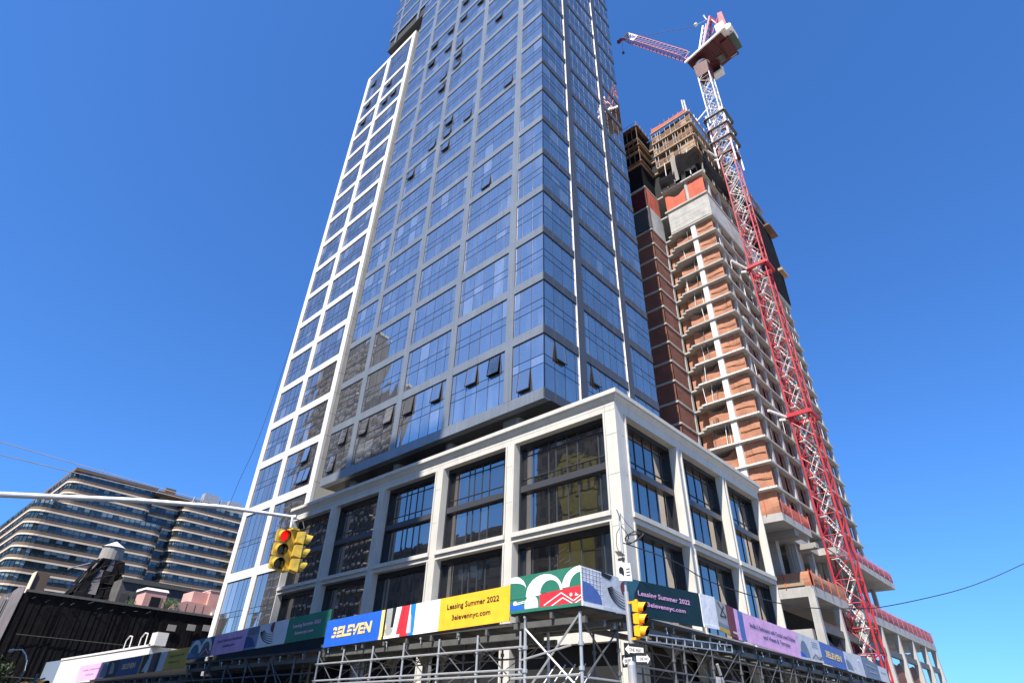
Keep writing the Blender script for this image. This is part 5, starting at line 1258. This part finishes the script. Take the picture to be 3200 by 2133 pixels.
# corner pole
cp = thing('corner_signal_pole', 'slender galvanised pole at the street corner carrying a signal and one way signs', 'signal pole', (-11.28, 18, 0))
c = MB(); c.tube((-11.18, 18, 0), (-11.3, 18, 5.72), 0.095, GALV, 12, 0.075); c.tube((-11.3, 18, 5.6), (-11.32, 18, 8.4), 0.045, GALV, 8); c.tube((-11.3, 18, 8.2), (-11.24, 17.7, 8.45), 0.02, GALV, 5)
c.build('pole', cp)
c = MB(); c.tube((-11.08, 17.6, 0), (-11.06, 17.6, 3.5), 0.13, GALV, 12); c.ball((-11.06, 17.6, 3.5), 0.13, GALV, 12); c.build('lower_pole', cp)
c = MB(); c.box(-11.36, -11.26, 17.9, 17.98, 5.9, 8.2, STONE) if False else None
c.box(-11.44, -11.2, 17.86, 17.93, 6.72, 6.8, DKGREY)
c.face([(-11.55, 17.85, 7.06), (-11.2, 17.7, 6.98), (-11.15, 17.9, 6.85), (-11.5, 18, 6.9)], GALV); c.bar((-11.32, 18, 6.7), (-11.3, 17.9, 7.0), 0.03, GALV); c.build('sensor_bracket', cp)
nsb = thing('small_white_street_sign', 'small white sign with a black emblem, high on the corner pole below the wire coil', 'sign', (-11.2, 17.8, 6.2))
c = MB(); c.hexa([(-11.45, 17.86, 6.08), (-10.95, 17.88, 6.0), (-10.95, 17.9, 6.0), (-11.45, 17.88, 6.08), (-11.5, 17.86, 6.7), (-10.98, 17.88, 6.58), (-10.98, 17.9, 6.58), (-11.5, 17.88, 6.7)], CWHITE); c.build('plate', nsb)
c = MB(); c.face([(x, 17.845, z) for x, z in ((-11.42, 6.32), (-11.32, 6.28), (-11.26, 6.2), (-11.22, 6.3), (-11.24, 6.45), (-11.34, 6.52), (-11.42, 6.46))], BLACK)
for z in (6.2, 6.3, 6.4): c.box(-11.15, -11.0, 17.86, 17.872, z, z + 0.02, DKGREY)
c.build('emblem', nsb)
coil = MB(); random.seed(8)
for j in range(4):
    pts = []
    for i in range(15): a = i / 14 * 2 * math.pi; pts.append((-10.72 + 0.36 * math.cos(a) * (1 - 0.08 * j), 17.9 + 0.12 * math.sin(a + j), 7.42 + 0.16 * math.sin(a + 0.3 * j) + 0.05 * math.cos(2 * a + j)))
    coil.path(pts, 0.014, WIRE, 5)
coil.path([(-11.32, 18, 8.4), (-11.0, 17.95, 7.95), (-10.6, 17.9, 7.5)], 0.01, WIRE, 4); coil.path([(-11.3, 18, 7.95), (-11.0, 17.95, 7.55), (-10.95, 17.9, 7.4)], 0.016, WIRE, 5)
coil.path([(-11.3, 18, 7.95), (-11.5, 18, 7.7), (-11.55, 18, 7.3), (-11.45, 18, 7.0), (-11.35, 17.9, 6.9)], 0.011, WIRE, 4)
tag(coil.build('wire_coil', origin=(-11.3, 18, 7.6)), 'coiled black cable hanging beside the top of the corner pole', 'cable')
s2 = thing('corner_traffic_signal', 'amber yellow traffic signal bracketed to the corner pole, seen side on', 'traffic signal', (-10.9, 17.9, 4.85))
head(s2, (-10.88, 17.9, 4.83), R(10), 0.05, YELO, None, 1.0, 1.07)
c = MB(); c.bar((-11.25, 18, 5.36), (-10.88, 17.9, 5.36), 0.07, YELO); c.bar((-11.22, 18, 4.28), (-10.88, 17.9, 4.28), 0.07, YELO); c.tube((-10.88, 17.9, 5.33), (-10.88, 17.9, 5.42), 0.05, YELO, 8); c.build('bracket', s2)
def oneway(label, x0, x1, y0, y1, z0, z1, tilt=0.0, flip=False, half=None):
    t = thing('one_way_sign', label, 'sign', ((x0 + x1) / 2, y0, (z0 + z1) / 2), 'one way signs on the corner pole')
    a = Vector((x0, y0, z0)); b = Vector((x1, y1, z0 - tilt)); h = Vector((0, 0, z1 - z0)); n = (b - a).cross(h).normalized()
    if n.y > 0: n = -n
    P_ = lambda s, t_, d=0.0: a + (b - a) * s + h * t_ + n * d
    c = MB(); c.hexa([P_(0, 0), P_(1, 0), P_(1, 0, -0.01), P_(0, 0, -0.01), P_(0, 1), P_(1, 1), P_(1, 1, -0.01), P_(0, 1, -0.01)], BLACK); c.build('plate', t)
    c = MB(); arw = [(0.05, 0.5), (0.25, 0.9), (0.25, 0.74), (0.94, 0.74), (0.94, 0.26), (0.25, 0.26), (0.25, 0.1)]
    if flip: arw = [(1 - s, q) for s, q in arw][::-1]
    c.face([P_(s, q, 0.006) for s, q in arw], CWHITE); c.build('arrow', t)
    c = MB(); put_text(c, 'ONE WAY', lambda s, q: P_(0.26 + 0.6 * s, 0.36 + 0.28 * q, 0.012), BLACK, bold=0.02); c.build('lettering', t)
oneway('upper one way sign with white arrow pointing left', -11.45, -10.72, 17.85, 17.9, 3.82, 4.18, 0.1)
oneway('lower left one way sign partly behind the lower pole', -11.62, -11.12, 17.95, 17.8, 3.48, 3.84, 0.0)
oneway('lower right one way sign, white arrow pointing right', -10.99, -10.5, 17.75, 17.85, 3.52, 3.86, 0.02, True)
ps = thing('pedestrian_signal', 'yellow top of a pedestrian signal at the bottom edge beside the corner pole', 'traffic signal', (-10.9, 17.6, 2.6))
c = MB(); c.box(-11.1, -10.62, 17.4, 17.75, 2.45, 2.93, YELO); c.box(-11.06, -10.66, 17.2, 17.4, 2.5, 2.8, BLACK); c.build('housing', ps)
c = MB(); c.box(-11.12, -10.6, 17.15, 17.4, 2.8, 2.86, YELO); c.build('visor', ps)
# far left lamp and signals
lp = thing('street_lamp', 'curved gooseneck street lamp against the dark tree, lower left', 'street lamp', (-60, 11.9, 0))
c = MB(); K = 11.9 / 20
pts = [(-103.0, 5.0), (-101.2, 5.4), (-100.8, 6.4), (-101.8, 7.5), (-103.8, 8.3), (-107, 9.05), (-110.3, 9.2), (-112.5, 9.3)]
P3 = [(x * K, 11.9, 1.7 + (z - 1.7) * K) for x, z in pts]; P3 = [(P3[0][0], 11.9, 0)] + P3
c.path(P3, 0.05, GALV, 7); c.build('gooseneck', lp)
c = MB(); c.tube(P3[-1], (P3[-1][0] - 1.0, 11.9, P3[-1][2] - 0.02), 0.1, GALV, 8, 0.14); c.build('lamp_head', lp)
KK = 0.5
def f2(x, z): return (x * KK, 20 * KK, 1.7 + (z - 1.7) * KK)
for nm, lab, (xx, zz), yw in (('left_signal', 'orange yellow traffic signal at the bottom left edge, visors to the left', (-96.6, 4.6), R(200)), ('right_signal', 'yellow traffic signal at the bottom left edge, right of its dark bracket', (-90.3, 4.6), R(20))):
    s3 = thing('street_signal', lab, 'traffic signal', f2(xx, zz), 'traffic signals at the lower left')
    p0 = f2(xx, zz); head(s3, (p0[0], p0[1], 2.85), yw, 0.0, YELO, None, 1.3, 1.1)
c = MB(); a = f2(-98.5, 5.5); c.tube((-46.9, 10, 0), (-46.9, 10, 3.8), 0.07, DKGREY, 8); c.bar((-48.4, 10, 3.3), (-44.9, 10, 3.5), 0.08, DKGREY); c.box(-47.9, -46.5, 9.9, 10.05, 2.6, 3.35, DKGREY)
tag(c.build('signal_post', origin=(-46.9, 10, 0)), 'dark post and crossbar between the two lower left traffic signals', 'post')

# ------------------------------------------------------------------ cables
def cable(name, pts, r, label, mt=WIRE, sub=10):
    c = MB(); P_ = []
    n = len(pts)
    for i in range(n - 1):
        p0 = Vector(pts[max(i - 1, 0)]); p1 = Vector(pts[i]); p2 = Vector(pts[i + 1]); p3 = Vector(pts[min(i + 2, n - 1)])
        for k in range(sub):
            t = k / sub; P_.append(0.5 * ((2 * p1) + (p2 - p0) * t + (2 * p0 - 5 * p1 + 4 * p2 - p3) * t * t + (3 * p1 - p0 - 3 * p2 + p3) * t ** 3))
    P_.append(Vector(pts[-1])); c.path(P_, r, mt, 5)
    return tag(c.build(name, origin=pts[0]), label, 'cable')
def planept(px, py, X0=-11.3, Y0=18.0, k=0.3556):
    d = ray(px, py); s = (X0 - k * Y0) / (d.x - k * d.y); return (d.x * s, d.y * s, 1.7 + d.z * s)
wp = [(-11.3, 18.0, 7.35)] + [planept(*q) for q in ((2100, 1750), (2200, 1807), (2302, 1845), (2438, 1884), (2554, 1899), (2680, 1900), (2750, 1896), (2870, 1873), (3000, 1841), (3100, 1805), (3200, 1760), (3330, 1700))]
cable('overhead_cable', wp, 0.02, 'thin black overhead cable sagging from the corner pole to the right edge')
cable('tower_rope', [(-76.35, 33, 158), (-76.6, 33, 131), (-81.6, 33, 49.2), (-85.9, 33, 30.4), (-89, 33, 22)], 0.03, 'thin dark rope hanging beside the white gridded block')

# ------------------------------------------------------------------ distance, right
fb = thing('distant_glass_building', 'distant low glass and white building on the horizon at the right edge', 'building', (-10, 260, 0))
c = MB(); c.box(-32, -4, 255, 275, 0, 15.5, mat('distant_blue_glass', (0.25, 0.33, 0.40), 0.3)); c.build('wall', fb)
c = MB()
for k in range(4): c.box(-32.2, -3.8, 254.8, 275, 3.5 * k + 3, 3.5 * k + 3.6, WHITE)
for x in (-28, -19, -12): c.box(x, x + 2.5, 258, 262, 15.5, 17.2, WHITE)
c.box(-3.9, 8, 255, 256, 15.2, 15.5, CWHITE); c.build('floor_band', fb)

# ------------------------------------------------------------------ buildings across the street, mirrored in the glass, some shading the podium and sheds
def city(name, label, x0, x1, y0, y1, h, wall, fl=3.3, cream=False, face_win=True):
    t = thing(name, label, 'building', ((x0 + x1) / 2, (y0 + y1) / 2, 0))
    c = MB(); c.box(x0, x1, y0, y1, 0, h, wall); c.build('wall', t)
    c = MB(); c.box(x0 - 0.3, x1 + 0.3, y0 - 0.3, y1 + 0.3, h, h + 0.8, STONE if cream else wall); c.build('parapet', t)
    n = int(h / fl)
    for k in range(1, n):
        c = MB(); z = k * fl; u = x0 + 1.2
        while u < x1 - 2: c.box(u, u + 1.5, y1 - 0.02, y1 + 0.06, z, z + 1.8, MULL if random.random() < 0.8 else BLIND); u += 3.0
        c.box(x0, x1, y1, y1 + (1.3 if cream else 0.15), z - 0.5, z - 0.25, CWHITE if cream else wall)
        c.build('window_row', t)
    return t
random.seed(31)
CB1 = mat('grey_brick', (0.10, 0.097, 0.095), 0.9, noise=0.15, nscale=0.3); CB2 = mat('shaded_tan_brick', (0.085, 0.095, 0.105), 0.9, noise=0.15, nscale=0.3)  # second brick is tan made bluish dark, wall shade mixed into it
city('opposite_slab_tower', 'dark grey brick tower across the street, out of view, its shadow falls on the podium', -38.1, -21.7, -52, -30, 104, CB1)  # unseen tower placed so that it shades the podium
mu = city('opposite_mural_building', 'grey building with a yellow and blue painted wall, mirrored in the podium corner window', -67, -46, -36, -18, 57, CB1)
c = MB(); mY = mat('mural_yellow', (0.30, 0.28, 0.06), 0.7, noise=0.3, nscale=0.4); mB = mat('mural_blue', (0.09, 0.17, 0.24), 0.7, noise=0.3, nscale=0.4)
yy = -17.85
c.face([(x, yy, z) for x, z in ((-64, 14), (-54.5, 14), (-54, 33), (-53.5, 42), (-60, 44), (-63.5, 40), (-61, 33))], mY); c.face([(x, yy + 0.02, z) for x, z in ((-53, 20), (-47, 18), (-47, 40), (-52, 46))], mB)
for k in range(9): x = -65.5 + k * 1.45; c.face([(x, yy + 0.04, 36), (x + 0.5, yy + 0.04, 36), (x + 0.7, yy + 0.04, 41.5), (x + 0.2, yy + 0.04, 41.5)], CB1)
c.face([(x, yy + 0.05, z) for x, z in ((-63, 22), (-59.5, 17), (-56, 22), (-57, 30), (-59.5, 27), (-62, 30))], mat('mural_ochre', (0.35, 0.30, 0.06), 0.7))
for k in range(7): c.bar((-64.5 + k * 0.3, yy, 18 + k * 1.6), (-61.5 + k * 0.3, yy, 19 + k * 1.6), 0.25, CWHITE, 0.1)
c.build('painted_wall', mu)
city('opposite_balcony_tower', 'tan residential tower with white balconies, mirrored low in the glass tower', -215, -172, -46, -38, 134, CB2, 3.2, True)
city('opposite_corner_tower', 'grey stepped shoulder tower beside the tan balcony tower, mirrored low in the glass', -171.5, -148, -43, -38.5, 101, CB1, 3.4, True)
city('opposite_low_house', 'low tan building across the avenue, mirrored in the podium glass', -101, -69, -30, -11, 30, CB2)

for o in list(bpy.data.objects):
    if '_o' in o: del o['_o']
